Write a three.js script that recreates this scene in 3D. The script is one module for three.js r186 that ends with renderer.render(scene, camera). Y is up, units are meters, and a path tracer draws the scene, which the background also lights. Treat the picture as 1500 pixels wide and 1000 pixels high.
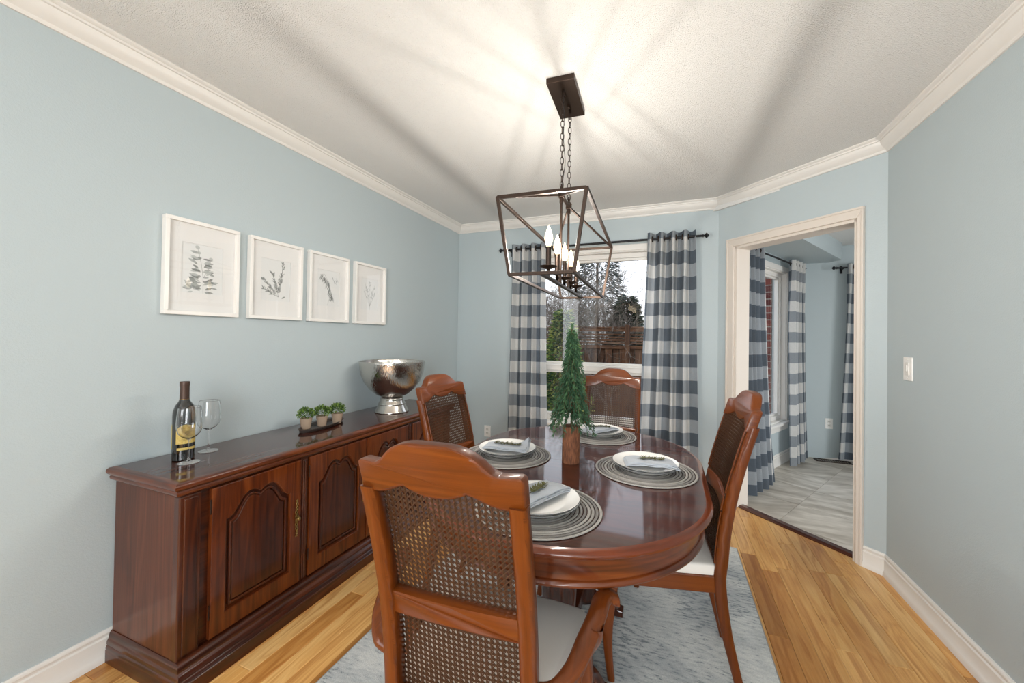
import * as THREE from 'three';
import { mergeGeometries, toCreasedNormals } from 'three/addons/utils/BufferGeometryUtils.js';
import { RoundedBoxGeometry } from 'three/addons/geometries/RoundedBoxGeometry.js';
import { RectAreaLightUniformsLib } from 'three/addons/lights/RectAreaLightUniformsLib.js';
import { createNoise2D } from 'simplex-noise';

// ---------------------------------------------------------------- camera, sky, large lights, exposure
const scene = new THREE.Scene();
const F = 562.33, CX = 760.92, CY = 487.78, YAW = 0.3714, PITCH = 0.0106, ROLL = 0.0148, EYE = 1.2917;
const camera = new THREE.PerspectiveCamera(2 * Math.atan(500 / F) * 180 / Math.PI, 1.5, 0.05, 200);
{
  const f = new THREE.Vector3(-Math.sin(YAW) * Math.cos(PITCH), Math.sin(PITCH), -Math.cos(YAW) * Math.cos(PITCH));
  const r0 = new THREE.Vector3(Math.cos(YAW), 0, -Math.sin(YAW)), u0 = r0.clone().cross(f);
  const r = r0.clone().multiplyScalar(Math.cos(ROLL)).addScaledVector(u0, Math.sin(ROLL));
  const u = u0.clone().multiplyScalar(Math.cos(ROLL)).addScaledVector(r0, -Math.sin(ROLL));
  camera.quaternion.setFromRotationMatrix(new THREE.Matrix4().makeBasis(r, u, f.clone().negate()));
  camera.position.set(0, EYE, 0);
  camera.setViewOffset(1500, 1000, 750 - CX, 500 - CY, 1500, 1000);
  scene.add(camera);
}
const renderer = new THREE.WebGLRenderer({ antialias: true });
renderer.toneMapping = THREE.LinearToneMapping;
renderer.toneMappingExposure = 1.25;
renderer.shadowMap.enabled = true;
RectAreaLightUniformsLib.init();

const SKY = 1.6, REAR_DAY = 9.4, SIDE_DAY = 4.5, NOOK_DAY = 6.0, BULB = 0.39;
{ // pale winter sky, whiter towards the horizon
  const W = 64, H = 32, d = new Float32Array(W * H * 4);
  for (let y = 0; y < H; y++) for (let x = 0; x < W; x++) {
    const e = ((y + 0.5) / H - 0.5) * Math.PI, t = Math.pow(Math.max(0, Math.sin(e)), 0.6), o = (y * W + x) * 4;
    const c = e > 0 ? [1 - 0.38 * t, 1 - 0.24 * t, 1.0 - 0.04 * t] : [0.32, 0.31, 0.29];
    d[o] = c[0]; d[o + 1] = c[1]; d[o + 2] = c[2]; d[o + 3] = 1;
  }
  const t = new THREE.DataTexture(d, W, H, THREE.RGBAFormat, THREE.FloatType);
  t.mapping = THREE.EquirectangularReflectionMapping; t.magFilter = THREE.LinearFilter; t.needsUpdate = true;
  scene.background = t; scene.backgroundIntensity = SKY;
}
function areaLight(w, h, color, intensity, pos, look) {
  const l = new THREE.RectAreaLight(color, intensity, w, h);
  l.position.set(...pos); l.lookAt(...look); scene.add(l); return l;
}

// ---------------------------------------------------------------- helpers
let seed = 7;
const rnd = () => { seed = (seed + 0x6d2b79f5) | 0; let t = Math.imul(seed ^ (seed >>> 15), 1 | seed); t = (t + Math.imul(t ^ (t >>> 7), 61 | t)) ^ t; return ((t ^ (t >>> 14)) >>> 0) / 4294967296; };
const rr = (a, b) => a + (b - a) * rnd();
const N2 = createNoise2D(rnd);
const fbm = (x, y, o = 4) => { let s = 0, a = 0.5; for (let i = 0; i < o; i++) { s += a * N2(x, y); x = x * 2.03 + 11.3; y = y * 2.03 - 7.1; a *= 0.5; } return s; };
const lerp = (a, b, t) => a + (b - a) * t, clamp = (x, a = 0, b = 1) => Math.min(b, Math.max(a, x)), sstep = (a, b, x) => { const t = clamp((x - a) / (b - a)); return t * t * (3 - 2 * t); };
const V = (x, y, z) => new THREE.Vector3(x, y, z);
const mix3 = (a, b, t) => [lerp(a[0], b[0], t), lerp(a[1], b[1], t), lerp(a[2], b[2], t)];

function tex(w, h, fn, srgb = true, wrap = THREE.MirroredRepeatWrapping) {
  const d = new Uint8Array(w * h * 4);
  for (let y = 0; y < h; y++) for (let x = 0; x < w; x++) {
    const c = fn(x / w, y / h, x, y), o = (y * w + x) * 4;
    if (Array.isArray(c)) { d[o] = clamp(c[0], 0, 255); d[o + 1] = clamp(c[1], 0, 255); d[o + 2] = clamp(c[2], 0, 255); } else d[o] = d[o + 1] = d[o + 2] = clamp(c * 255, 0, 255);
    d[o + 3] = 255;
  }
  const t = new THREE.DataTexture(d, w, h);
  t.wrapS = t.wrapT = wrap; t.magFilter = THREE.LinearFilter; t.minFilter = THREE.LinearMipmapLinearFilter; t.generateMipmaps = true;
  if (srgb) t.colorSpace = THREE.SRGBColorSpace;
  t.needsUpdate = true; return t;
}
const rep = (t, x, y) => { const c = t.clone(); c.repeat.set(x, y); c.needsUpdate = true; return c; };
const std = (o) => new THREE.MeshPhysicalMaterial(o);

const used = {};
function numbered(n) { const k = used[n] ?? 0; used[n] = k + 1; return k ? n + '_' + String(k).padStart(3, '0') : n; }
function shadows(o) { o.traverse((m) => { if (m.isMesh) { m.castShadow = true; m.receiveShadow = true; } }); return o; }
function tag(o, label, category, group) { o.userData.label = label; o.userData.category = category; if (group) o.userData.group = group; return o; }
function thing(name, label, category, pos = [0, 0, 0], turn = 0, group) {
  const o = new THREE.Group(); o.name = numbered(name); o.position.set(...pos); o.rotation.y = turn; scene.add(o); return tag(o, label, category, group);
}
function single(name, geo, mat, label, category, group) { const m = new THREE.Mesh(geo, mat); m.name = numbered(name); scene.add(m); return tag(m, label, category, group); }
function part(name, geo, mat, parent, label) { const m = new THREE.Mesh(geo, mat); m.name = name; parent.add(m); if (label) m.userData.label = label; return m; }
function struct(name, geo, mat, label, category) { const m = geo ? new THREE.Mesh(geo, mat) : new THREE.Group(); m.name = name; m.userData.kind = 'structure'; m.userData.label = label; m.userData.category = category; scene.add(m); return m; }

// uv in metres: v runs along the grain axis, u along one of the others, chosen by the way the face points
function metreUV(g, grain = 'y', off = null) {
  if (!g.attributes.normal) g.computeVertexNormals();
  const p = g.attributes.position, n = g.attributes.normal, uv = new Float32Array(p.count * 2), o = off ?? [rr(0, 3), rr(0, 3)];
  const ax = { x: 0, y: 1, z: 2 }[grain], oth = [0, 1, 2].filter((k) => k !== ax);
  for (let i = 0; i < p.count; i++) {
    const P = [p.getX(i), p.getY(i), p.getZ(i)], A = [Math.abs(n.getX(i)), Math.abs(n.getY(i)), Math.abs(n.getZ(i))];
    const k = A[oth[0]] > A[oth[1]] ? oth[1] : oth[0];
    uv[i * 2] = P[k] + o[0]; uv[i * 2 + 1] = P[ax] + o[1];
  }
  g.setAttribute('uv', new THREE.BufferAttribute(uv, 2)); return g;
}
const strip = (g) => { const h = g.index ? g.toNonIndexed() : g; for (const k of Object.keys(h.attributes)) if (!['position', 'normal', 'uv'].includes(k)) h.deleteAttribute(k); if (!h.attributes.uv) h.setAttribute('uv', new THREE.BufferAttribute(new Float32Array(h.attributes.position.count * 2), 2)); if (!h.attributes.normal) h.computeVertexNormals(); return h; };
const merge = (...gs) => mergeGeometries(gs.flat().map(strip));
const box = (w, h, d, x = 0, y = 0, z = 0) => new THREE.BoxGeometry(w, h, d).translate(x, y, z);
const rbox = (w, h, d, r, x = 0, y = 0, z = 0, s = 2) => new RoundedBoxGeometry(w, h, d, s, Math.min(r, w / 2.01, h / 2.01, d / 2.01)).translate(x, y, z);
const span = (x0, x1, y0, y1, z0, z1, r = 0) => r ? rbox(x1 - x0, y1 - y0, z1 - z0, r, (x0 + x1) / 2, (y0 + y1) / 2, (z0 + z1) / 2) : box(x1 - x0, y1 - y0, z1 - z0, (x0 + x1) / 2, (y0 + y1) / 2, (z0 + z1) / 2);
const cyl = (r0, r1, h, x = 0, y = 0, z = 0, s = 20) => new THREE.CylinderGeometry(r1, r0, h, s).translate(x, y + h / 2, z);
const lathe = (pts, s = 40) => new THREE.LatheGeometry(pts.map(([a, b]) => new THREE.Vector2(a, b)), s);
const tube = (pts, r, seg = 24, rad = 8, closed = false) => new THREE.TubeGeometry(new THREE.CatmullRomCurve3(pts.map((p) => V(...p)), closed), seg, r, rad, closed);
function bar(a, b, w, h = w, upv = V(0, 1, 0)) { // square bar between two points
  const A = V(...a), B = V(...b), d = B.clone().sub(A), L = d.length(); d.normalize();
  let up = upv.clone(); if (Math.abs(up.dot(d)) > 0.98) up = V(0, 0, 1);
  const x = new THREE.Vector3().crossVectors(up, d).normalize(), y = new THREE.Vector3().crossVectors(d, x);
  return rbox(w, h, L, 0.0012, 0, 0, 0, 1).applyMatrix4(new THREE.Matrix4().makeBasis(x, y, d).setPosition(A.add(B).multiplyScalar(0.5)));
}
function extrude(shape, depth, bevel = 0, seg = 2, curve = 12) { return new THREE.ExtrudeGeometry(shape, { depth: depth - 2 * bevel, bevelEnabled: bevel > 0, bevelThickness: bevel, bevelSize: bevel, bevelOffset: -bevel, bevelSegments: seg, curveSegments: curve }).translate(0, 0, bevel); }
function poly(pts) { const s = new THREE.Shape(); pts.forEach(([x, y], i) => i ? s.lineTo(x, y) : s.moveTo(x, y)); s.closePath(); return s; }
class GB { // raw triangles
  constructor() { this.p = []; this.u = []; }
  tri(a, b, c, ua = [0, 0], ub = [1, 0], uc = [0, 1]) { this.p.push(a.x, a.y, a.z, b.x, b.y, b.z, c.x, c.y, c.z); this.u.push(...ua, ...ub, ...uc); }
  quad(a, b, c, d, ua = [0, 0], ub = [1, 0], uc = [1, 1], ud = [0, 1]) { this.tri(a, b, c, ua, ub, uc); this.tri(a, c, d, ua, uc, ud); }
  geo(crease) { let g = new THREE.BufferGeometry(); g.setAttribute('position', new THREE.Float32BufferAttribute(this.p, 3)); g.setAttribute('uv', new THREE.Float32BufferAttribute(this.u, 2)); g.computeVertexNormals(); return crease ? toCreasedNormals(g, crease) : g; }
}
// a profile [[out, up], ...] carried along a plan path of stations {x, z, nx, nz}; out is measured along (nx, nz)
function sweep(st, prof, crease = 0.7, closed = false) {
  const b = new GB(), n = st.length; let L = 0;
  const cum = [0]; for (let i = 1; i < prof.length; i++) cum.push(cum[i - 1] + Math.hypot(prof[i][0] - prof[i - 1][0], prof[i][1] - prof[i - 1][1]));
  const P = (s, q) => V(s.x + s.nx * q[0], q[1], s.z + s.nz * q[0]);
  for (let i = 0; i < (closed ? n : n - 1); i++) {
    const a = st[i], c = st[(i + 1) % n], dl = Math.hypot(c.x - a.x, c.z - a.z);
    for (let k = 0; k + 1 < prof.length; k++) b.quad(P(a, prof[k]), P(c, prof[k]), P(c, prof[k + 1]), P(a, prof[k + 1]), [cum[k], L], [cum[k], L + dl], [cum[k + 1], L + dl], [cum[k + 1], L]);
    L += dl;
  }
  return b.geo(crease);
}
const leafQuad = (b, at, dir, side, len, wid, bend = 0) => { // small pointed leaf with a fold
  const m = at.clone().addScaledVector(dir, len * 0.5), e = at.clone().addScaledVector(dir, len), n = new THREE.Vector3().crossVectors(dir, side).multiplyScalar(bend * len);
  const l = m.clone().addScaledVector(side, wid / 2).add(n), r = m.clone().addScaledVector(side, -wid / 2).add(n);
  b.tri(at, r, e, [0, 0], [1, 0], [1, 1]); b.tri(at, e, l, [0, 0], [1, 1], [0, 1]);
};
const rdir = () => { const z = rr(-1, 1), a = rr(0, 6.2832), s = Math.sqrt(1 - z * z); return V(s * Math.cos(a), z, s * Math.sin(a)); };

// ---------------------------------------------------------------- materials
function woodTex(dark, mid, light, fx, fy, warp, streak, w = 512, h = 1024, amp = 0.46) {
  return tex(w, h, (u, v) => {
    const q = fbm(u * 2.2, v * 0.7, 3) * warp, g = fbm(u * fx + q * 6, v * fy, 4), s = fbm(u * fx * 5 + 40, v * fy * 1.4, 3), f = N2(u * 260, v * 9);
    const t = clamp(0.5 + g * amp + s * streak * 0.7), c = t < 0.5 ? mix3(dark, mid, t * 2) : mix3(mid, light, t * 2 - 1), k = 1 + f * 0.045;
    return [c[0] * k, c[1] * k, c[2] * k];
  });
}
const T = {
  oak: woodTex([184, 130, 72], [218, 170, 106], [232, 192, 130], 5, 1.0, 0.4, 0.35, 512, 1024, 0.6),
  mahog: woodTex([32, 11, 4], [68, 28, 10], [96, 45, 16], 6, 0.7, 0.3, 0.35),
  door: woodTex([48, 17, 5], [92, 40, 11], [120, 60, 20], 6, 0.7, 0.3, 0.35),
  side: woodTex([58, 28, 16], [86, 45, 27], [106, 60, 38], 7, 0.6, 0.25, 0.35),
  table: woodTex([42, 16, 8], [66, 27, 13], [82, 36, 19], 5, 0.6, 0.3, 0.3),
  chair: woodTex([68, 30, 5], [99, 46, 8], [118, 59, 13], 6, 0.9, 0.25, 0.25),
  stipple: tex(1024, 1024, (u, v) => 0.5 + 0.34 * N2(u * 210, v * 210) + 0.22 * N2(u * 95 + 5, v * 95), false),
  paint: tex(512, 512, (u, v) => 0.5 + 0.3 * N2(u * 160, v * 160) + 0.2 * N2(u * 50, v * 50), false),
  hammer: tex(512, 512, (u, v) => 0.5 + 0.5 * N2(u * 46, v * 26), false),
  cloth: tex(256, 256, (u, v) => 0.5 + 0.25 * Math.sin(u * 804) + 0.25 * Math.sin(v * 804) + 0.2 * N2(u * 60, v * 60), false),
};
for (const k of ['oak', 'door', 'mahog', 'side', 'table', 'chair']) T[k].repeat.set(2.2, 1);
const wood = (t, o = {}) => std({ map: t, roughness: 0.4, specularIntensity: 0.35, clearcoat: 0.4, clearcoatRoughness: 0.14, ...o });
const M = {
  wall: std({ color: 0xb9c4c7, roughness: 0.55, bumpMap: rep(T.paint, 1.6, 1.6), bumpScale: 0.0006 }),
  ceil: std({ color: 0xecebe8, roughness: 0.95, bumpMap: rep(T.stipple, 1.1, 1.1), bumpScale: 0.004 }),
  trim: std({ color: 0xe8e4de, roughness: 0.38 }),
  casing: std({ color: 0xddd3c8, roughness: 0.4 }),
  plastic: std({ color: 0xf2f0ec, roughness: 0.35 }),
  sub: std({ color: 0x4a3620, roughness: 0.9 }),
  mahog: wood(T.mahog, { clearcoat: 0.8, clearcoatRoughness: 0.12 }),
  door: wood(T.door, { clearcoat: 0.8, clearcoatRoughness: 0.12 }),
  sidePanel: wood(T.side),
  tableTop: wood(T.table, { roughness: 0.4, specularIntensity: 0.2, clearcoat: 1, clearcoatRoughness: 0.05 }),
  chair: wood(T.chair),
  tableEdge: wood(T.chair, { color: 0xffe0c4, clearcoat: 0.9, clearcoatRoughness: 0.12 }),
  cane: std({ color: 0x472a14, roughness: 0.5 }),
  seat: std({ color: 0xd5d0c9, roughness: 0.5 }),
  bronze: std({ color: 0x3c2f27, roughness: 0.42, metalness: 0.75 }),
  black: std({ color: 0x17171a, roughness: 0.45, metalness: 0.3 }),
  brass: std({ color: 0x8c7342, roughness: 0.35, metalness: 0.9 }),
  silver: std({ color: 0xc9c4bd, roughness: 0.14, metalness: 1, bumpMap: rep(T.hammer, 3, 1), bumpScale: 0.0007 }),
  silverPlain: std({ color: 0xc9c4bd, roughness: 0.17, metalness: 1 }),
  white: std({ color: 0xeceae6, roughness: 0.2, clearcoat: 0.6, clearcoatRoughness: 0.08 }),
  frame: std({ color: 0xefece7, roughness: 0.35 }),
  mat: std({ color: 0xe6e4e1, roughness: 0.9 }),
  pane: std({ color: 0xffffff, roughness: 0.0, transmission: 1, thickness: 0, ior: 1.5 }),
  vinyl: std({ color: 0xeae6e0, roughness: 0.3 }),
};

// ---------------------------------------------------------------- room shell
const XL = -2.0576, ZB = -3.5047, XR = 1.1356, ZC = -2.74, XB = XR - (ZC - ZB), CEIL = 2.44, ZR = 2.2, WT = 0.13;
const DIAG = Math.SQRT1_2, DL = Math.hypot(XR - XB, ZC - ZB);

function holed(pts, holes) { const s = poly(pts); for (const h of holes) { const p = new THREE.Path(); h.forEach(([x, y], i) => i ? p.lineTo(x, y) : p.moveTo(x, y)); p.closePath(); s.holes.push(p); } return s; }
const rect = (x0, x1, y0, y1) => [[x0, y0], [x1, y0], [x1, y1], [x0, y1]];
// a wall from plan point a to b (inner face on the line, body to the left of a->b turned outwards by sign), with rectangular openings in (along, height)
function wall(name, a, b, h0, h1, holes, outward, label, thick = WT, mat = M.wall, door = null) {
  const L = Math.hypot(b[0] - a[0], b[1] - a[1]), dx = (b[0] - a[0]) / L, dz = (b[1] - a[1]) / L;
  const g = extrude(holed(door ? [[0, h0], [door.a, h0], [door.a, door.h], [door.b, door.h], [door.b, h0], [L, h0], [L, h1], [0, h1]] : rect(0, L, h0, h1), holes), thick);
  const X = V(dx, 0, dz), Y = V(0, 1, 0), Z = V(outward[0], 0, outward[1]);
  g.applyMatrix4(new THREE.Matrix4().makeBasis(X, Y, Z).setPosition(a[0], 0, a[1]));
  if (new THREE.Vector3().crossVectors(X, Y).dot(Z) < 0) { const i = g.index; const p = g.attributes.position; for (let k = 0; k < p.count; k += 3) for (let c = 0; c < 3; c++) { const q = p.array[(k + 1) * 3 + c]; p.array[(k + 1) * 3 + c] = p.array[(k + 2) * 3 + c]; p.array[(k + 2) * 3 + c] = q; } }
  g.computeVertexNormals(); metreUV(g, 'y', [0, 0]);
  return struct(name, g, mat, label, 'wall');
}
// window opening in the back wall (x along from XL)
const WIN = { x0: -1.23, x1: -0.03, y0: 0.5, y1: 2.075 };
const SW = { z0: 0.55, z1: 1.95, y0: 0.5, y1: 2.2 }; // a window further along the picture wall
wall('wall_left', [XL, ZR], [XL, ZB - WT], 0, CEIL, [rect(ZR - SW.z1, ZR - SW.z0, SW.y0, SW.y1)], [-1, 0], 'long pale blue wall behind the sideboard and pictures');
areaLight(SW.z1 - SW.z0, SW.y1 - SW.y0, new THREE.Color(0.93, 0.97, 1.0), SIDE_DAY, [XL + 0.02, (SW.y0 + SW.y1) / 2, (SW.z0 + SW.z1) / 2], [2, (SW.y0 + SW.y1) / 2, (SW.z0 + SW.z1) / 2]);
wall('wall_back', [XL - WT, ZB], [XB + 0.03, ZB], 0, CEIL, [rect(WIN.x0 - XL + WT, WIN.x1 - XL + WT, WIN.y0, WIN.y1)], [0, -1], 'pale blue wall around the curtained window');
const DOOR = { a: 0.15, b: 0.945, h: 2.025 };
wall('wall_diagonal', [XB, ZB], [XR, ZC], 0, CEIL, [], [DIAG, -DIAG], 'pale blue angled wall holding the cased doorway', WT, M.wall, DOOR);
wall('wall_right', [XR, ZC - 0.04], [XR, ZR], 0, CEIL, [], [1, 0], 'pale blue wall with the white light switch');
// behind the camera: the room's other window, whose daylight fills the room
const RW = { x0: -0.4, x1: 0.98, y0: 0.5, y1: 2.25 }, RO = { a: -1.62, b: -0.72, h: 2.05 };
wall('wall_rear', [XL - WT, ZR], [XR + WT, ZR], 0, CEIL, [rect(RW.x0 - XL + WT, RW.x1 - XL + WT, RW.y0, RW.y1)], [0, 1], 'wall behind with a daylight window and a cased opening', WT, M.wall, { a: RO.a - XL + WT, b: RO.b - XL + WT, h: RO.h });
{ // cased opening into a dim hall, mirrored in the garden window's glass
  const d = struct('door_2', null, null, 'white cased opening to a dim hall behind', 'doorway'); d.position.set(0, 0, ZR);
  for (const [x0, x1, y0, y1] of [[RO.a - 0.07, RO.a, 0, RO.h + 0.07], [RO.b, RO.b + 0.07, 0, RO.h + 0.07], [RO.a, RO.b, RO.h, RO.h + 0.07]]) part('casing', span(x0, x1, y0, y1, -0.02, WT + 0.02, 0.004), M.casing, d);
  const z0 = ZR + WT, z1 = ZR + 1.9, xa = XL - WT, xb = RO.b + 0.5;
  struct('wall_hall', merge(span(xa - 0.1, xa, 0, CEIL, z0, z1), span(xb, xb + 0.1, 0, CEIL, z0, z1), span(xa - 0.1, xb + 0.1, 0, CEIL, z1, z1 + 0.1)), M.wall, 'dim hall walls behind the opening', 'wall');
  struct('floor_hall', span(xa - 0.1, xb + 0.1, -0.12, 0, z0, z1), M.sub, 'dark hall floor behind the opening', 'floor');
  struct('ceiling_hall', span(xa - 0.1, xb + 0.1, CEIL, CEIL + 0.12, z0, z1), M.ceil, 'hall ceiling behind the opening', 'ceiling');
}
areaLight(RW.x1 - RW.x0, RW.y1 - RW.y0, new THREE.Color(0.93, 0.97, 1.0), REAR_DAY, [(RW.x0 + RW.x1) / 2, (RW.y0 + RW.y1) / 2, ZR - 0.02], [(RW.x0 + RW.x1) / 2, (RW.y0 + RW.y1) / 2 - 0.1, -1]);
{
  const g = span(XL - WT, XR + WT, CEIL, CEIL + 0.12, ZB - WT, ZR + WT); metreUV(g, 'z', [0, 0]);
  struct('ceiling', g, M.ceil, 'white stippled ceiling streaked with lamp shadows', 'ceiling');
}
// crown moulding and baseboards along the room outline, mitred
const ROOM = [[XL, ZR], [XL, ZB], [XB, ZB], [XR, ZC], [XR, ZR]];
function stations(path, i) { // the two mitred stations of segment i of an open path, normals pointing into the room (to the right of travel)
  const seg = (k) => { const a = path[k], b = path[k + 1], L = Math.hypot(b[0] - a[0], b[1] - a[1]); return [-(b[1] - a[1]) / L, (b[0] - a[0]) / L]; };
  const nrm = (k) => { const s = seg(k); return [s[0], s[1]]; };
  const miter = (k) => { const n = nrm(i); if (k === 0 || k === path.length - 1) return n; const a = nrm(k - 1), b = nrm(k), m = [a[0] + b[0], a[1] + b[1]], q = 2 / (m[0] * m[0] + m[1] * m[1]); return [m[0] * q, m[1] * q]; };
  const s0 = miter(i), s1 = miter(i + 1);
  return [{ x: path[i][0], z: path[i][1], nx: s0[0], nz: s0[1] }, { x: path[i + 1][0], z: path[i + 1][1], nx: s1[0], nz: s1[1] }];
}
const CROWN = [[0, 2.362], [0.008, 2.362], [0.012, 2.366], [0.013, 2.374], [0.018, 2.378], [0.028, 2.386], [0.038, 2.398], [0.044, 2.412], [0.046, 2.418], [0.054, 2.419], [0.056, 2.427], [0.064, 2.428], [0.07, 2.434], [0.07, 2.44]];
const BASE = [[0, 0.118], [0.006, 0.118], [0.01, 0.114], [0.011, 0.105], [0.007, 0.1], [0.006, 0.092], [0.012, 0.088], [0.0125, 0.03], [0.019, 0.022], [0.02, 0.0]];
const crownNames = ['crown moulding above the framed pictures', 'crown moulding above the curtained window', 'crown moulding above the doorway', 'crown moulding above the light switch wall'];
for (let i = 0; i < 4; i++) struct('trim_' + (i + 1), sweep(stations(ROOM, i), CROWN), M.trim, 'white stepped ' + crownNames[i], 'moulding');
const baseAt = (name, st, label) => struct(name, sweep(st, BASE), M.trim, label, 'baseboard');
baseAt('baseboard_left', stations(ROOM, 0), 'white baseboard along the picture wall behind the sideboard');
baseAt('baseboard_back', stations(ROOM, 1), 'white baseboard under the curtained window');
baseAt('baseboard_right', stations(ROOM, 3), 'white baseboard under the light switch');
{ // short pieces either side of the doorway
  const st = stations(ROOM, 2), at = (t) => ({ x: lerp(XB, XR, t / DL), z: lerp(ZB, ZC, t / DL), nx: -DIAG, nz: DIAG });
  baseAt('baseboard_diagonal_far', [st[0], at(0.088)], 'tiny white baseboard piece between window wall and doorway');
  baseAt('baseboard_diagonal_near', [at(1.0 - 0.03), st[1]], 'short white baseboard piece beside the doorway casing');
}
// doorway: casing in three pieces, jamb lining
{
  const d = struct('door_1', null, null, 'cream cased opening to the tiled nook without a door', 'doorway');
  d.position.set(XB, 0, ZB); d.rotation.y = -Math.PI / 4; // local x along the diagonal, local z into the room
  const cas = (pts) => extrude(poly(pts), 0.02, 0.004);
  const W = 0.062, A = DOOR.a, B = DOOR.b, H = DOOR.h;
  const prof = (g) => g;
  part('casing', prof(cas([[A - W, 0], [A, 0], [A, H], [A - W, H + W]])), M.casing, d);
  part('casing', prof(cas([[B, 0], [B + W * 0.55, 0], [B + W * 0.55, H + W], [B, H]])), M.casing, d);
  part('casing', prof(cas([[A, H], [B, H], [B + W * 0.55, H + W], [A - W, H + W]])), M.casing, d);
  const bead = (x0, x1, y0, y1) => span(x0, x1, y0, y1, 0.018, 0.026, 0.003);
  part('casing_bead', bead(A - W, A - W + 0.014, 0, H + W), M.casing, d);
  part('casing_bead', bead(A - W + 0.014, B + W * 0.55, H + W - 0.014, H + W), M.casing, d);
  part('casing_bead', bead(B + W * 0.55 - 0.012, B + W * 0.55, 0, H + W - 0.014), M.casing, d);
  part('jamb', span(A - 0.001, A + 0.018, 0, H, -WT - 0.01, 0.004), M.casing, d);
  part('jamb', span(B - 0.018, B + 0.001, 0, H, -WT - 0.01, 0.004), M.casing, d);
  part('jamb', span(A, B, H - 0.018, H + 0.001, -WT - 0.01, 0.004), M.casing, d);
  const th = poly([[0, 0], [0.075, 0], [0.075, 0.004], [0.06, 0.014], [0.02, 0.014], [0, 0.004]]);
  const g = extrude(th, B - A - 0.036).rotateY(Math.PI / 2).translate(A + 0.018, 0, -0.03); metreUV(g, 'x');
  part('threshold', g, M.mahog, d, 'dark wooden threshold strip');
}

// ---------------------------------------------------------------- plank floor
{
  const fl = struct('floor', span(XL - WT, XR + WT, -0.12, -0.0125, ZB - WT, ZR + WT), M.sub, 'honey oak plank floor running towards the window', 'floor');
  const tints = ['#ffffff', '#efe4d6', '#fff6ea', '#dcc3a6', '#faecd6', '#e6d2b8', '#fffaf2', '#c9b093'];
  const mats = tints.map((c, i) => wood(T.oak, { color: c, roughness: 0.36, clearcoat: 0.45, clearcoatRoughness: 0.2 }));
  const PW = 0.0825;
  const plank = (L, w) => { // top face with eased edges, open below
    const e = 0.0019, b = new GB(), y = 0, yb = -0.012, x0 = 0.0003, x1 = w - 0.0003, z0 = 0.0003, z1 = L - 0.0003;
    const q = (x, yy, z) => V(x, yy, z);
    const top = [q(x0 + e, y, z0 + e), q(x1 - e, y, z0 + e), q(x1 - e, y, z1 - e), q(x0 + e, y, z1 - e)], mid = [q(x0, y - e, z0), q(x1, y - e, z0), q(x1, y - e, z1), q(x0, y - e, z1)], low = mid.map((v) => q(v.x, yb, v.z));
    b.quad(top[3], top[2], top[1], top[0]);
    for (let i = 0; i < 4; i++) { const j = (i + 1) % 4; b.quad(top[i], top[j], mid[j], mid[i]); b.quad(mid[i], mid[j], low[j], low[i]); }
    return b.geo();
  };
  let x = XL + 0.002, col = 0;
  while (x < XR - 0.002) {
    const w = Math.min(PW, XR - 0.002 - x); let z = ZB + 0.002 - rr(0, 0.8);
    while (z < ZR - 0.01) {
      const L = rr(0.55, 1.35), a = Math.max(z, ZB + 0.002); let b2 = Math.min(z + L, ZR - 0.002); z += L;
      if (b2 - a < 0.04) continue;
      const a2 = x + w > XB ? Math.max(a, ZB + (x - XB) - 0.045) : a; // stop under the threshold of the angled wall
      if (b2 - a2 < 0.05) continue;
      const g = plank(b2 - a2, w); metreUV(g, 'z');
      const m = part('plank', g, mats[Math.floor(rnd() * mats.length)], fl); m.position.set(x, 0, a2);
    }
    x += w; col++;
  }
}

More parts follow.
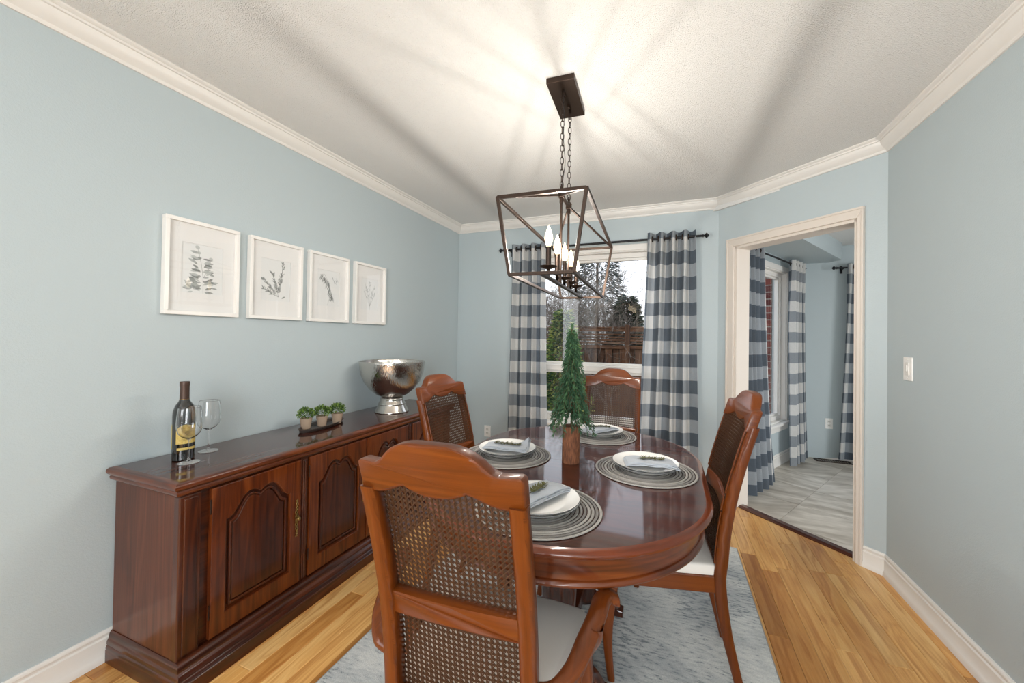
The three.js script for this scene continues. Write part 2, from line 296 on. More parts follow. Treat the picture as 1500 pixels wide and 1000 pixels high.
// ---------------------------------------------------------------- windows
function windowUnit(name, w, h, midH, label, z0 = -0.1) { // local x across from the left jamb, y from the sill, z into the room (0 = wall face)
  const g = struct(name, null, null, label, 'window');
  const f = 0.045, fr = (x0, x1, y0, y1, a, b, r = 0.006) => span(x0, x1, y0, y1, a, b, r);
  // lining of the opening, outer frame
  for (const [x0, x1, y0, y1] of [[0, 0.012, 0, h], [w - 0.012, w, 0, h], [0, w, h - 0.012, h], [0, w, 0, 0.012]]) part('lining', fr(x0, x1, y0, y1, z0 - 0.02, 0.003, 0.002), M.vinyl, g);
  for (const [x0, x1, y0, y1] of [[0.012, 0.012 + f, 0.012, h - 0.012], [w - 0.012 - f, w - 0.012, 0.012, h - 0.012], [0.012 + f, w - 0.012 - f, h - 0.012 - f, h - 0.012], [0.012 + f, w - 0.012 - f, 0.012, 0.012 + f]]) part('frame_bar', fr(x0, x1, y0, y1, z0, z0 + 0.055), M.vinyl, g);
  const rows = midH ? [[0.012 + f, midH - 0.03], [midH + 0.03, h - 0.012 - f]] : [[0.012 + f, h - 0.012 - f]];
  if (midH) part('transom_bar', merge(fr(0.012 + f, w - 0.012 - f, midH - 0.03, midH + 0.03, z0, z0 + 0.06), fr(0.012 + f, w - 0.012 - f, midH + 0.014, midH + 0.022, z0 + 0.055, z0 + 0.066, 0.002)), M.vinyl, g);
  for (const [y0, y1] of rows) {
    const x0 = 0.012 + f, x1 = w - 0.012 - f, s = 0.022;
    part('sash', merge(fr(x0, x0 + s, y0, y1, z0 + 0.008, z0 + 0.04, 0.004), fr(x1 - s, x1, y0, y1, z0 + 0.008, z0 + 0.04, 0.004), fr(x0 + s, x1 - s, y1 - s, y1, z0 + 0.008, z0 + 0.04, 0.004), fr(x0 + s, x1 - s, y0, y0 + s, z0 + 0.008, z0 + 0.04, 0.004)), M.vinyl, g);
    part('pane', new THREE.PlaneGeometry(x1 - x0 - 2 * s, y1 - y0 - 2 * s).translate((x0 + x1) / 2, (y0 + y1) / 2, z0 + 0.024), M.pane, g);
  }
  part('stool', fr(-0.06, w + 0.06, -0.028, 0, -0.01, 0.045, 0.008), M.vinyl, g);
  part('apron', fr(-0.045, w + 0.045, -0.09, -0.028, 0, 0.014, 0.004), M.vinyl, g);
  for (const [x0, x1, y0, y1] of [[-0.055, 0.004, 0, h + 0.05], [w - 0.004, w + 0.055, 0, h + 0.05], [0.004, w - 0.004, h - 0.004, h + 0.05]]) part('casing', fr(x0, x1, y0, y1, 0, 0.018, 0.005), M.vinyl, g);
  return g;
}
{
  const w = windowUnit('window_1', WIN.x1 - WIN.x0, WIN.y1 - WIN.y0, 0.515, 'white framed garden window between check curtains', -0.1);
  w.position.set(WIN.x0, WIN.y0, ZB);
  const r = windowUnit('window_4', RW.x1 - RW.x0, RW.y1 - RW.y0, 0, 'wide white window in the wall behind', -0.1);
  r.position.set(RW.x1, RW.y0, ZR); r.rotation.y = Math.PI;
  const q = windowUnit('window_5', SW.z1 - SW.z0, SW.y1 - SW.y0, 0, 'white window in the picture wall well past the sideboard', -0.1);
  q.position.set(XL, SW.y0, SW.z1); q.rotation.y = Math.PI / 2;
}

// ---------------------------------------------------------------- tiled nook beyond the doorway
const ND = [Math.sin(Math.PI / 6), -Math.cos(Math.PI / 6)], NN = [Math.cos(Math.PI / 6), Math.sin(Math.PI / 6)]; // along the window wall, into the nook
const NP = [1.028, -4.656], np = (s, o = 0) => [NP[0] + ND[0] * s + NN[0] * o, NP[1] + ND[1] * s + NN[1] * o];
const S0 = -1.17, S1 = 0.66, ZN = -5.205, XE = 3.7, ZS = -1.2;
{
  const floorMat = std({ roughness: 0.42, map: tex(512, 512, (u, v) => { const q = fbm(u * 2 + v, v * 7, 4), s = fbm(u * 6 + 9, v * 22 + 3, 3), c = mix3([160, 151, 138], [214, 207, 196], clamp(0.52 + q * 0.8 + s * 0.35)); return c; }) });
  const grout = std({ color: 0xaaa49b, roughness: 0.9 });
  const e = 0.062 / DIAG;
  const slab = poly([[XB + 0.06, ZB - 0.06 - 0.07], [0.42, -3.72], np(S1), [XE, ZN], [XE, ZS], [XR + WT, ZS], [XR + WT, ZC - 0.02], [XR + e, ZC]].map(([x, z]) => [x, -z]));
  const g = new THREE.ExtrudeGeometry(slab, { depth: 0.1, bevelEnabled: false }).rotateX(-Math.PI / 2).translate(0, -0.103, 0);
  const fl = struct('floor_nook', g, grout, 'pale streaked stone tile floor beyond the doorway', 'floor');
  // large tiles laid parallel to the nook's window wall
  const ts = 0.45, inside = (x, z) => { const s = (x - NP[0]) * ND[0] + (z - NP[1]) * ND[1], o = (x - NP[0]) * NN[0] + (z - NP[1]) * NN[1]; const dd = ((x - XB) - (z - ZB)) * DIAG; return o > -0.02 && z > ZN && x < XE && z < ZS + 0.4 && dd > 0.0; };
  const clip = (poly0, f) => { const out = []; for (let i = 0; i < poly0.length; i++) { const a = poly0[i], b = poly0[(i + 1) % poly0.length], fa = f(a), fb = f(b); if (fa >= 0) out.push(a); if ((fa >= 0) !== (fb >= 0)) { const t = fa / (fa - fb); out.push([lerp(a[0], b[0], t), lerp(a[1], b[1], t)]); } } return out; };
  const planes = [(p) => (p[0] - NP[0]) * NN[0] + (p[1] - NP[1]) * NN[1], (p) => p[1] - ZN, (p) => XE - p[0], (p) => ((p[0] - XB) - (p[1] - ZB)) * DIAG - 0.064, (p) => ZS - p[1], (p) => (p[0] > XR + WT || p[1] < ZC - 0.02) ? 1 : (p[0] - XR - WT)];
  for (let i = -6; i < 10; i++) for (let j = -1; j < 9; j++) {
    const c = (a, b) => [NP[0] + ND[0] * a + NN[0] * b, NP[1] + ND[1] * a + NN[1] * b], k = 0.0016;
    let q = [c(i * ts + k, j * ts + k), c((i + 1) * ts - k, j * ts + k), c((i + 1) * ts - k, (j + 1) * ts - k), c(i * ts + k, (j + 1) * ts - k)];
    for (const f of planes.slice(0, 5)) { q = clip(q, f); if (q.length < 3) break; }
    if (q.length < 3) continue;
    const tg = new THREE.ExtrudeGeometry(poly(q.map(([x, z]) => [x, -z])), { depth: 0.003, bevelEnabled: false }).rotateX(-Math.PI / 2).translate(0, -0.0035, 0);
    const ang = rr(-0.3, 0.3) + (rnd() < 0.5 ? 0 : 0.5), uv = tg.attributes.uv, pp = tg.attributes.position, o = [rr(0, 4), rr(0, 4)];
    for (let n = 0; n < uv.count; n++) uv.setXY(n, (pp.getX(n) * Math.cos(ang) + pp.getZ(n) * Math.sin(ang)) * 0.7 + o[0], (pp.getZ(n) * Math.cos(ang) - pp.getX(n) * Math.sin(ang)) * 0.7 + o[1]);
    part('tile', tg, floorMat, fl);
  }
}
const W2 = { s0: -0.92, s1: 0.3, y0: 0.44, y1: 2.03 }, NH = 2.35;
wall('wall_nook_window', np(S0), np(S1 + 0.08), 0, NH, [rect(W2.s0 - S0, W2.s1 - S0, W2.y0, W2.y1)], [-NN[0], -NN[1]], 'pale wall of the nook holding its tall window');
const W3 = { x0: 2.0, x1: 3.2 };
wall('wall_nook_back', [np(S1)[0] - 0.06, ZN], [XE + WT, ZN], 0, NH, [rect(W3.x0 - np(S1)[0] + 0.06, W3.x1 - np(S1)[0] + 0.06, W2.y0, W2.y1)], [0, -1], 'pale wall of the nook with outlet and floor register');
const W6 = { z0: -3.0, z1: -1.5 };
wall('wall_nook_east', [XE, ZN], [XE, ZS], 0, NH, [rect(W6.z0 - ZN, W6.z1 - ZN, W2.y0, W2.y1)], [1, 0], 'pale far side wall of the nook');
wall('wall_nook_south', [XE + WT, ZS], [XR + WT, ZS], 0, NH, [], [0, 1], 'pale near wall of the nook');
wall('wall_nook_return', np(S0), [XB - 0.05, ZB - WT + 0.01], 0, NH, [], [-0.8, 0.6], 'short wall return between the two windows', 0.03);
{
  const pts = [[XB - 0.1, ZB - 0.05], np(S0, -WT), np(S1 + 0.1, -WT), [XE + WT, ZN - WT], [XE + WT, ZS + WT], [XR + 0.02, ZS + WT], [XR + 0.02, ZC - 0.03]];
  const g = new THREE.ExtrudeGeometry(poly(pts.map(([x, z]) => [x, -z])), { depth: 0.12, bevelEnabled: false }).rotateX(-Math.PI / 2).translate(0, NH, 0); metreUV(g, 'x', [0, 0]);
  struct('ceiling_nook', g, M.ceil, 'white ceiling of the tiled nook', 'ceiling');
  const b = [np(S0 + 0.1, 0), np(S1, 0), [np(S1, 0.39)[0] - 0.05, ZN], np(S1 + 0.03, 0.39), np(S0 + 0.1, 0.39)];
  const gb = new THREE.ExtrudeGeometry(poly(b.map(([x, z]) => [x, -z])), { depth: NH - 2.17, bevelEnabled: false }).rotateX(-Math.PI / 2).translate(0, 2.17, 0); metreUV(gb, 'y', [0, 0]);
  struct('ceiling_bulkhead', gb, M.wall, 'pale boxed bulkhead over the nook window', 'bulkhead');
  const w2 = windowUnit('window_2', W2.s1 - W2.s0, W2.y1 - W2.y0, 0, 'tall white window of the nook beside brickwork', -0.09);
  w2.position.set(np(W2.s0)[0], W2.y0, np(W2.s0)[1]); w2.rotation.y = Math.atan2(NN[0], NN[1]);
  const w3 = windowUnit('window_3', W3.x1 - W3.x0, W2.y1 - W2.y0, 0, 'second white window of the nook behind the casing', -0.09);
  w3.position.set(W3.x0, W2.y0, ZN);
const w6 = windowUnit('window_6', W6.z1 - W6.z0, W2.y1 - W2.y0, 0, 'white window in the far side of the nook', -0.09);
  w6.position.set(XE, W2.y0, W6.z0); w6.rotation.y = -Math.PI / 2;
  areaLight(W6.z1 - W6.z0, W2.y1 - W2.y0, new THREE.Color(0.98, 0.99, 1), NOOK_DAY, [XE - 0.03, 1.24, (W6.z0 + W6.z1) / 2], [0, 1.24, (W6.z0 + W6.z1) / 2]);
  const path = [np(S0), np(S1), [XE, ZN]];
  struct('baseboard_nook_window', sweep(stations(path, 0), BASE), M.trim, 'white baseboard under the nook window', 'baseboard');
  struct('baseboard_nook_back', sweep(stations(path, 1), BASE), M.trim, 'white baseboard under the nook outlet', 'baseboard');
  // brick reveal outside the nook window, seen past the frame
  const bm = [0x7a4038, 0x8a4a3f, 0x6c3832, 0x84524a].map((c) => std({ color: c, roughness: 0.9, bumpMap: rep(T.paint, 4, 4), bumpScale: 0.002 }));
  const mw = thing('brick_pier', 'narrow red brick pier outside the nook window', 'brickwork', [np(W2.s1 - 0.02, -WT)[0], 0, np(W2.s1 - 0.02, -WT)[1]], Math.atan2(NN[0], NN[1]));
  part('mortar', span(0.004, 0.3, -0.4, 2.7, -0.31, -0.004), std({ color: 0xa39b93, roughness: 0.95 }), mw);
  for (let k = 0; k < 38; k++) for (let c = 0; c < 2; c++) {
    const z1 = c ? -0.106 - (k % 2 ? 0.1 : 0) : 0, z0 = c ? -0.31 : -0.1 - (k % 2 ? 0.1 : 0);
    part('brick', rbox(0.3, 0.066, z1 - z0 - 0.008, 0.004, 0.15, -0.36 + k * 0.077, (z0 + z1) / 2, 1), bm[Math.floor(rnd() * 4)], mw);
  }
}

// ---------------------------------------------------------------- buffalo check curtains on rods
const check = tex(256, 256, (u, v, x, y) => {
  const a = u < 0.5, b = v < 0.5, n = 0.5 + 0.5 * N2(u * 9, v * 150), m = 0.5 + 0.5 * N2(u * 150, v * 9), f = 0.94 + 0.08 * (a ? m : n) + 0.02 * ((x + y) % 2);
  const c = a && b ? [100, 108, 117] : a || b ? [165, 170, 175] : [233, 231, 227];
  return [c[0] * f, c[1] * f, c[2] * f];
}, true, THREE.RepeatWrapping);
const clothMat = std({ map: check, roughness: 0.95, transmission: 0.4, thickness: 0, specularIntensity: 0.2, side: THREE.DoubleSide });
// a hanging panel in a local frame: x along the rod, y up from the floor, z towards the room
function curtainGeo({ w0, w1, x0 = 0, x1 = 0, top, bottom, folds, amp0, amp1, out0 = 0, out1 = 0, phase = 0, cloth = 1.25, uoff = 0, jitter = 0.3 }) {
  const NU = 120, NV = 44, pos = [], uv = [], idx = [];
  const ph = []; for (let i = 0; i <= folds + 1; i++) ph.push(rr(-jitter, jitter));
  for (let j = 0; j <= NV; j++) {
    const t = j / NV, y = lerp(top, bottom, t), w = lerp(w0, w1, Math.pow(t, 1.3)), xc = lerp(x0, x1, t), amp = lerp(amp0, amp1, sstep(0, 0.5, t)), out = lerp(out0, out1, t * t);
    for (let i = 0; i <= NU; i++) {
      const u = i / NU, k = u * folds, kk = Math.floor(k), wob = lerp(ph[kk] ?? 0, ph[kk + 1] ?? 0, k - kk) * sstep(0, 0.35, t);
      const a = Math.PI * 2 * (k + wob * 0.35) + phase, s = Math.sin(a), sharp = s * (1.15 - 0.15 * s * s);
      pos.push(xc + (u - 0.5) * w + 0.006 * Math.cos(a * 1) * sstep(0, 0.2, t) + 0.01 * wob * t, y + 0.004 * s * t, sharp * amp * (1 - 0.25 * wob) + out + 0.008 * Math.sin(a * 0.37 + t * 3) * t);
      uv.push((u * cloth + uoff) / 0.213, (y + 0.02 * wob * 0.2) / 0.213);
    }
  }
  for (let j = 0; j < NV; j++) for (let i = 0; i < NU; i++) { const a = j * (NU + 1) + i, b = a + 1, c = a + NU + 1, d = c + 1; idx.push(a, c, b, b, c, d); }
  const g = new THREE.BufferGeometry(); g.setAttribute('position', new THREE.Float32BufferAttribute(pos, 3)); g.setAttribute('uv', new THREE.Float32BufferAttribute(uv, 2)); g.setIndex(idx); g.computeVertexNormals(); return g;
}
const grommetGeo = new THREE.TorusGeometry(0.021, 0.005, 8, 18).rotateY(Math.PI / 2);
function curtain(label, origin, turn, opt, rodY, group) {
  const c = thing('curtain', label, 'curtain', origin, turn, group);
  part('cloth', curtainGeo(opt), clothMat, c);
  for (let k = 0; k < opt.folds * 2; k++) { // where the cloth crosses the rod
    const u = (k / 2 - (opt.phase ?? 0) / (2 * Math.PI)) / opt.folds; if (u < 0.02 || u > 0.98) continue;
    part('grommet', grommetGeo, M.bronze, c).position.set(lerp(-0.5, 0.5, u) * opt.w0 + (opt.x0 ?? 0), rodY, 0);
  }
  return c;
}
function rod(label, a, b, y, r, wallOut, nrm, finials = [1, 1]) {
  const L = Math.hypot(b[0] - a[0], b[1] - a[1]), t = thing('curtain_rod', label, 'curtain rod', [a[0], y, a[1]], Math.atan2(-(b[1] - a[1]), b[0] - a[0]));
  part('pole', cyl(r, r, L, 0, 0, 0, 14).rotateZ(-Math.PI / 2), M.black, t);
  const fin = lathe([[0, 0], [0.009, 0], [0.009, 0.01], [0.014, 0.012], [0.014, 0.018], [0.007, 0.02], [0.009, 0.026], [0.022, 0.038], [0.022, 0.042], [0.008, 0.056], [0, 0.06]], 4);
  if (finials[0]) part('finial', fin.clone().rotateZ(Math.PI / 2), M.black, t);
  if (finials[1]) part('finial', fin.clone().rotateZ(-Math.PI / 2).translate(L, 0, 0), M.black, t);
  for (const x of [0.05, L - 0.05]) part('bracket', merge(bar([x, 0, 0], [x, -0.012, -wallOut + 0.004], 0.012, 0.01), span(x - 0.012, x + 0.012, -0.05, 0.03, -wallOut, -wallOut + 0.006, 0.002)), M.black, t);
  return t;
}
{
  const y = 2.135, z = ZB + 0.085;
  rod('black curtain rod above the garden window', [-1.5, z], [0.235, z], y, 0.0095, 0.085);
  curtain('check curtain of the garden window, on the picture wall side', [-1.25, 0, z], 0, { w0: 0.34, w1: 0.41, x0: 0.0, x1: 0.0, top: 2.18, bottom: 0.03, folds: 3.5, amp0: 0.034, amp1: 0.03, cloth: 0.8, uoff: 0.05, jitter: 0.5 }, y, 'grey and white check curtains');
  curtain('check curtain of the garden window, on the doorway side', [0.01, 0, z], 0, { w0: 0.37, w1: 0.49, x0: 0.0, x1: -0.02, top: 2.185, bottom: 0.03, folds: 4, amp0: 0.038, amp1: 0.032, cloth: 0.9, uoff: 0.06, phase: 0.6, jitter: 0.5 }, y, 'grey and white check curtains');
  const na = Math.atan2(NN[0], NN[1]), ny = 2.093, p = (s) => np(s, 0.1);
  rod('black curtain rod over the nook window', p(-1.12), p(0.5), ny, 0.009, 0.1);
  curtain('check curtain between the doorway jamb and the nook window', [p(-0.86)[0], 0, p(-0.86)[1]], na, { w0: 0.42, w1: 0.5, x1: 0.03, top: 2.135, bottom: 0.02, folds: 4, amp0: 0.04, amp1: 0.04, out1: 0.07, cloth: 0.9, uoff: 0.02 }, ny, 'grey and white check curtains');
  curtain('check curtain between the nook window and the nook corner', [p(0.3)[0], 0, p(0.3)[1]], na, { w0: 0.4, w1: 0.44, top: 2.135, bottom: 0.02, folds: 4, amp0: 0.04, amp1: 0.035, cloth: 0.85, uoff: 0.1, out1: 0.03 }, ny, 'grey and white check curtains');
  rod('black curtain rod on the nook wall with the outlet', [1.705, ZN + 0.085], [3.4, ZN + 0.085], ny, 0.009, 0.085);
  curtain('grey check curtain beside the nook outlet', [1.98, 0, ZN + 0.085], 0, { w0: 0.4, w1: 0.56, x1: 0.0, top: 2.135, bottom: 0.03, folds: 4, amp0: 0.036, amp1: 0.035, cloth: 0.85, uoff: 0.09 }, ny, 'grey and white check curtains');
}

// ---------------------------------------------------------------- switch, outlets, register
function plate(name, label, category, pos, turn, w, h, build) { const t = thing(name, label, category, pos, turn); part('cover_plate', rbox(w, h, 0.006, 0.003, 0, 0, 0.003), M.plastic, t); build(t); return t; }
const dark = std({ color: 0x3a352f, roughness: 0.6 }), plastic2 = std({ color: 0xe6e3dd, roughness: 0.35 });
plate('light_switch', 'white rocker light switch on the bare right wall', 'switch', [XR, 1.16, -2.533], -Math.PI / 2, 0.076, 0.119, (t) => {
  part('rocker', rbox(0.033, 0.066, 0.007, 0.002, 0, 0, 0.007), plastic2, t); part('slider', rbox(0.006, 0.03, 0.006, 0.002, 0.006, 0.004, 0.011), M.plastic, t);
  for (const y of [-0.048, 0.048]) part('screw', cyl(0.003, 0.003, 0.002, 0, 0, 0, 10).rotateX(Math.PI / 2).translate(0, y, 0.006), plastic2, t);
});
const outlet = (label, pos, turn) => plate('wall_outlet', label, 'outlet', pos, turn, 0.07, 0.114, (t) => {
  for (const y of [-0.02, 0.02]) { const s = part('socket', rbox(0.034, 0.029, 0.006, 0.008, 0, y, 0.005), plastic2, t); for (const [x, h] of [[-0.007, 0.01], [0.007, 0.008]]) part('slot', box(0.002, h, 0.001, x, y + 0.003, 0.0083), dark, s); }
});
outlet('white wall outlet left of the window curtain, behind the table', [-1.695, 0.342, ZB], 0);
outlet('white wall outlet beside the grey curtain in the nook', [1.655, 0.39, ZN], 0);
{
  const t = thing('floor_register', 'dark metal floor register by the nook baseboard', 'register', [1.66, 0, ZN + 0.09], 0);
  part('register_frame', merge(span(-0.16, 0.16, 0, 0.006, -0.055, -0.043), span(-0.16, 0.16, 0, 0.006, 0.043, 0.055), span(-0.16, -0.148, 0, 0.006, -0.043, 0.043), span(0.148, 0.16, 0, 0.006, -0.043, 0.043)), M.bronze, t);
  for (let k = 0; k < 14; k++) part('slat', span(-0.14 + k * 0.0215, -0.134 + k * 0.0215, 0, 0.005, -0.043, 0.043), M.bronze, t);
}

// ---------------------------------------------------------------- sideboard along the left wall
{
  const sb = thing('sideboard', 'long dark mahogany sideboard with arched panel doors', 'sideboard', [-2.0375, 0, -0.822]); // local x out from the wall, z negative along it
  const LEN = 1.87, TOP = 0.758, W = (g, ax = 'y') => metreUV(g, ax);
  part('side_panel', W(merge(span(0, 0.385, 0.105, 0.7, -0.045, -0.025, 0.002))), M.sidePanel, sb);
  part('side_panel', W(merge(span(0, 0.385, 0.105, 0.7, -LEN + 0.025, -LEN + 0.045, 0.002))), M.sidePanel, sb);
  part('back_panel', W(span(0, 0.01, 0.1, 0.7, -LEN + 0.045, -0.045), 'z'), M.mahog, sb);
  part('carcass', W(merge(span(0.01, 0.4, 0.1, 0.12, -LEN + 0.045, -0.045), span(0.36, 0.398, 0.12, 0.7, -LEN + 0.045, -0.045)), 'z'), M.mahog, sb);
  // corner posts and narrow pilasters between the doors
  for (const z of [-0.06, -LEN + 0.06]) part('corner_post', W(merge(span(0.38, 0.415, 0.105, 0.7, z - 0.036, z + 0.036, 0.006), span(0.41, 0.42, 0.125, 0.69, z - 0.022, z + 0.022, 0.004))), M.mahog, sb);
  const doors = [[-0.127, -0.511], [-0.557, -0.931], [-0.939, -1.313], [-1.359, -1.743]];
  for (const z of [-0.534, -1.336]) part('pilaster', W(merge(span(0.385, 0.412, 0.105, 0.7, z - 0.02, z + 0.02, 0.004), span(0.408, 0.418, 0.125, 0.69, z - 0.011, z + 0.011, 0.005), span(0.416, 0.422, 0.13, 0.685, z - 0.004, z + 0.004, 0.003))), M.mahog, sb);
  // top: a board with a moulded edge on three sides
  const edge = [[0, 0.708], [0.012, 0.708], [0.018, 0.714], [0.02, 0.722], [0.016, 0.728], [0.022, 0.731], [0.029, 0.738], [0.031, 0.747], [0.028, 0.754], [0.02, TOP], [0, TOP]];
  const path = [[0, -0.025], [0.415, -0.025], [0.415, -LEN + 0.025], [0, -LEN + 0.025]];
  const outs = path.map((p, i) => ({ x: p[0], z: p[1], nx: i === 1 || i === 2 ? 1 : 0, nz: i < 2 ? 1 : -1 }));
  part('top_board', W(merge(span(0, 0.4155, 0.7, TOP - 0.0002, -LEN + 0.0245, -0.0245)), 'z'), M.tableTop, sb);
  for (let i = 0; i < 3; i++) part('top_edge', sweep([outs[i], outs[i + 1]], edge, 0.9), M.door, sb);
  // stacked plinth
  const plinth = [[0, 0.115], [0.018, 0.115], [0.03, 0.108], [0.036, 0.098], [0.036, 0.09], [0.04, 0.087], [0.05, 0.08], [0.052, 0.07], [0.048, 0.066], [0.054, 0.062], [0.058, 0.054], [0.056, 0.05], [0.06, 0.047], [0.06, 0.0]];
  const p2 = [[0, -0.03], [0.408, -0.03], [0.408, -LEN + 0.03], [0, -LEN + 0.03]].map((p, i) => ({ x: p[0], z: p[1], nx: i === 1 || i === 2 ? 1 : 0, nz: i < 2 ? 0.4 : -0.4 }));
  for (let i = 0; i < 3; i++) part('plinth', sweep([p2[i], p2[i + 1]], plinth, 0.9), M.mahog, sb);
  // doors
  const arch = (w, y0, ys, yh, ins = 0) => { // double humped panel outline
    const n = 40, f = (t) => { const q = Math.min(t, 1 - t) * 2; const k = [[0, 0], [0.08, 0.02], [0.2, 0.16], [0.34, 0.5], [0.48, 0.84], [0.62, 0.99], [0.76, 1.0], [0.88, 0.93], [1, 0.8]]; for (let i = 1; i < k.length; i++) if (q <= k[i][0]) return lerp(k[i - 1][1], k[i][1], (q - k[i - 1][0]) / (k[i][0] - k[i - 1][0])); return 0.8; };
    const pts = [[-w / 2 + ins, y0 + ins], [w / 2 - ins, y0 + ins]]; for (let i = 0; i <= n; i++) { const t = 1 - i / n; pts.push([lerp(-w / 2 + ins, w / 2 - ins, t), lerp(ys, yh, f(t)) - ins]); } return pts;
  };
  const DH0 = 0.122, DH1 = 0.696;
  doors.forEach(([za, zb], i) => {
    const w = za - zb, zc = (za + zb) / 2, g = extrude(holed(rect(-w / 2, w / 2, DH0, DH1), [arch(w - 0.11, DH0 + 0.075, DH1 - 0.14, DH1 - 0.058)]), 0.022, 0.004);
    const place = (q) => q.rotateY(Math.PI / 2).translate(0.398, 0, zc); // shape x runs along -z, extrusion outwards
    const d = part('door', W(place(g)), M.door, sb);
    part('door_panel', W(place(extrude(poly(arch(w - 0.114, DH0 + 0.073, DH1 - 0.138, DH1 - 0.056, -0.002)), 0.006))), M.mahog, d);
    part('panel_moulding', W(place(extrude(holed(arch(w - 0.112, DH0 + 0.075, DH1 - 0.14, DH1 - 0.058, 0.013), [arch(w - 0.112, DH0 + 0.075, DH1 - 0.14, DH1 - 0.058, 0.022)]), 0.017, 0.003))), M.mahog, d);
    part('raised_field', W(place(extrude(poly(arch(w - 0.112, DH0 + 0.075, DH1 - 0.14, DH1 - 0.058, 0.024)), 0.0135, 0.006, 3))), M.mahog, d);
    const hingeLeft = i !== 2 && i !== 3, hz = hingeLeft ? za + 0.004 : zb - 0.004;
    for (const y of [0.2, 0.6]) part('hinge', cyl(0.0022, 0.0022, 0.055, 0.42, y, hz, 8), M.bronze, d);
    const kz = hingeLeft ? zb + 0.024 : za - 0.024;
    const curl = []; for (let k = 0; k <= 30; k++) { const t = k / 30 * 2 - 1; curl.push([0.424 + 0.002 * Math.cos(t * 9), 0.43 + t * 0.085, kz + 0.007 * Math.sin(t * 14) * (1 - 0.5 * Math.abs(t))]); }
    const curl2 = curl.map(([x, y, z]) => [x, y, 2 * kz - z]);
    const h = part('handle', merge(tube(curl, 0.0022, 60, 6), tube(curl2, 0.0022, 60, 6), rbox(0.004, 0.05, 0.012, 0.002, 0.423, 0.43, kz)), M.brass, d, 'ornate brass pull');
    part('knob', new THREE.SphereGeometry(0.009, 14, 10).scale(0.9, 1.1, 1).translate(0.436, 0.43, kz), M.brass, h);
  });
}
const SBT = 0.758;

// ---------------------------------------------------------------- framed botanical prints
const sketch = (kind) => {
  const c = document.createElement('canvas'); c.width = 288; c.height = 384; const x = c.getContext('2d');
  x.fillStyle = '#e2e2e0'; x.fillRect(0, 0, 288, 384);
  const leaf = (px, py, a, l, w, tone, al = 0.85) => { x.save(); x.translate(px, py); x.rotate(a); x.globalAlpha = al; x.fillStyle = `rgb(${tone},${tone + 3},${tone})`; x.beginPath(); x.moveTo(0, 0); x.quadraticCurveTo(l * 0.45, -w, l, 0); x.quadraticCurveTo(l * 0.45, w, 0, 0); x.fill(); x.globalAlpha = al * 0.5; x.strokeStyle = '#777'; x.lineWidth = 1; x.beginPath(); x.moveTo(0, 0); x.lineTo(l * 0.95, 0); x.stroke(); x.restore(); };
  const stem = (pts) => { x.strokeStyle = '#8d908c'; x.lineWidth = 2; x.beginPath(); x.moveTo(...pts[0]); for (let i = 1; i < pts.length; i++) x.lineTo(...pts[i]); x.stroke(); };
  if (kind === 0) { // round-leaved branch
    stem([[150, 372], [148, 250], [135, 150], [110, 40]]); stem([[148, 260], [190, 170], [198, 110]]);
    for (let i = 0; i < 74; i++) { const t = rnd(), y = lerp(60, 365, Math.sqrt(t)), sp = lerp(14, 92, (y - 40) / 330); const s = rnd() < 0.5 ? -1 : 1; leaf(140 + s * rr(0, sp) * 0.85, y, s > 0 ? rr(-0.7, 0.5) : Math.PI + rr(-0.5, 0.7), rr(40, 66), rr(12, 21), Math.floor(rr(112, 190))); }
    for (const [px, py, r] of [[108, 30, 15], [118, 70, 13], [200, 104, 14]]) { x.globalAlpha = 0.7; x.fillStyle = '#aeb1ae'; x.beginPath(); x.ellipse(px, py, r, r * 0.85, 0.3, 0, 7); x.fill(); }
  } else if (kind === 1) { // feathery upright sprigs
    for (const [tx, ty, n] of [[215, 30, 36], [110, 120, 34], [30, 190, 28], [25, 270, 22], [190, 170, 24]]) { stem([[170, 340], [tx, ty]]); for (let i = 0; i < n; i++) { const t = rr(0.15, 1), px = lerp(170, tx, t), py = lerp(340, ty, t), a = Math.atan2(ty - 340, tx - 170) + rr(-0.7, 0.7); leaf(px, py, a, rr(26, 48), rr(5, 10), Math.floor(rr(105, 190))); } }
    leaf(235, 330, 2.6, 40, 14, 130);
  } else if (kind === 2) { // drooping long leaves
    stem([[40, 60], [90, 50], [150, 130], [180, 240], [130, 370]]);
    for (let i = 0; i < 48; i++) { const t = rnd(), px = t < 0.4 ? lerp(60, 150, t / 0.4) : lerp(130, 200, (t - 0.4) / 0.6), py = t < 0.4 ? lerp(50, 130, t / 0.4) : lerp(120, 280, (t - 0.4) / 0.6); leaf(px, py, rr(1.2, 2.4), rr(50, 82), rr(6, 11), Math.floor(rr(95, 180))); }
    for (let i = 0; i < 6; i++) leaf(rr(180, 240), rr(60, 110), rr(0.6, 1.6), rr(40, 60), rr(6, 9), Math.floor(rr(150, 190)));
  } else { // bunch of small leaves on thin stems
    for (const [tx, ty] of [[70, 60], [150, 50], [225, 80], [110, 130], [190, 140], [60, 170], [235, 170]]) { stem([[150, 330], [tx, ty]]); for (let i = 0; i < 9; i++) { const t = rr(0.45, 1); leaf(lerp(150, tx, t), lerp(330, ty, t), rr(-3.1, 0), rr(16, 30), rr(5, 9), Math.floor(rr(140, 200)), 0.7); } }
    stem([[150, 330], [148, 375]]);
  }
  x.globalAlpha = 1;
  const t = new THREE.CanvasTexture(c); t.colorSpace = THREE.SRGBColorSpace; return t;
};
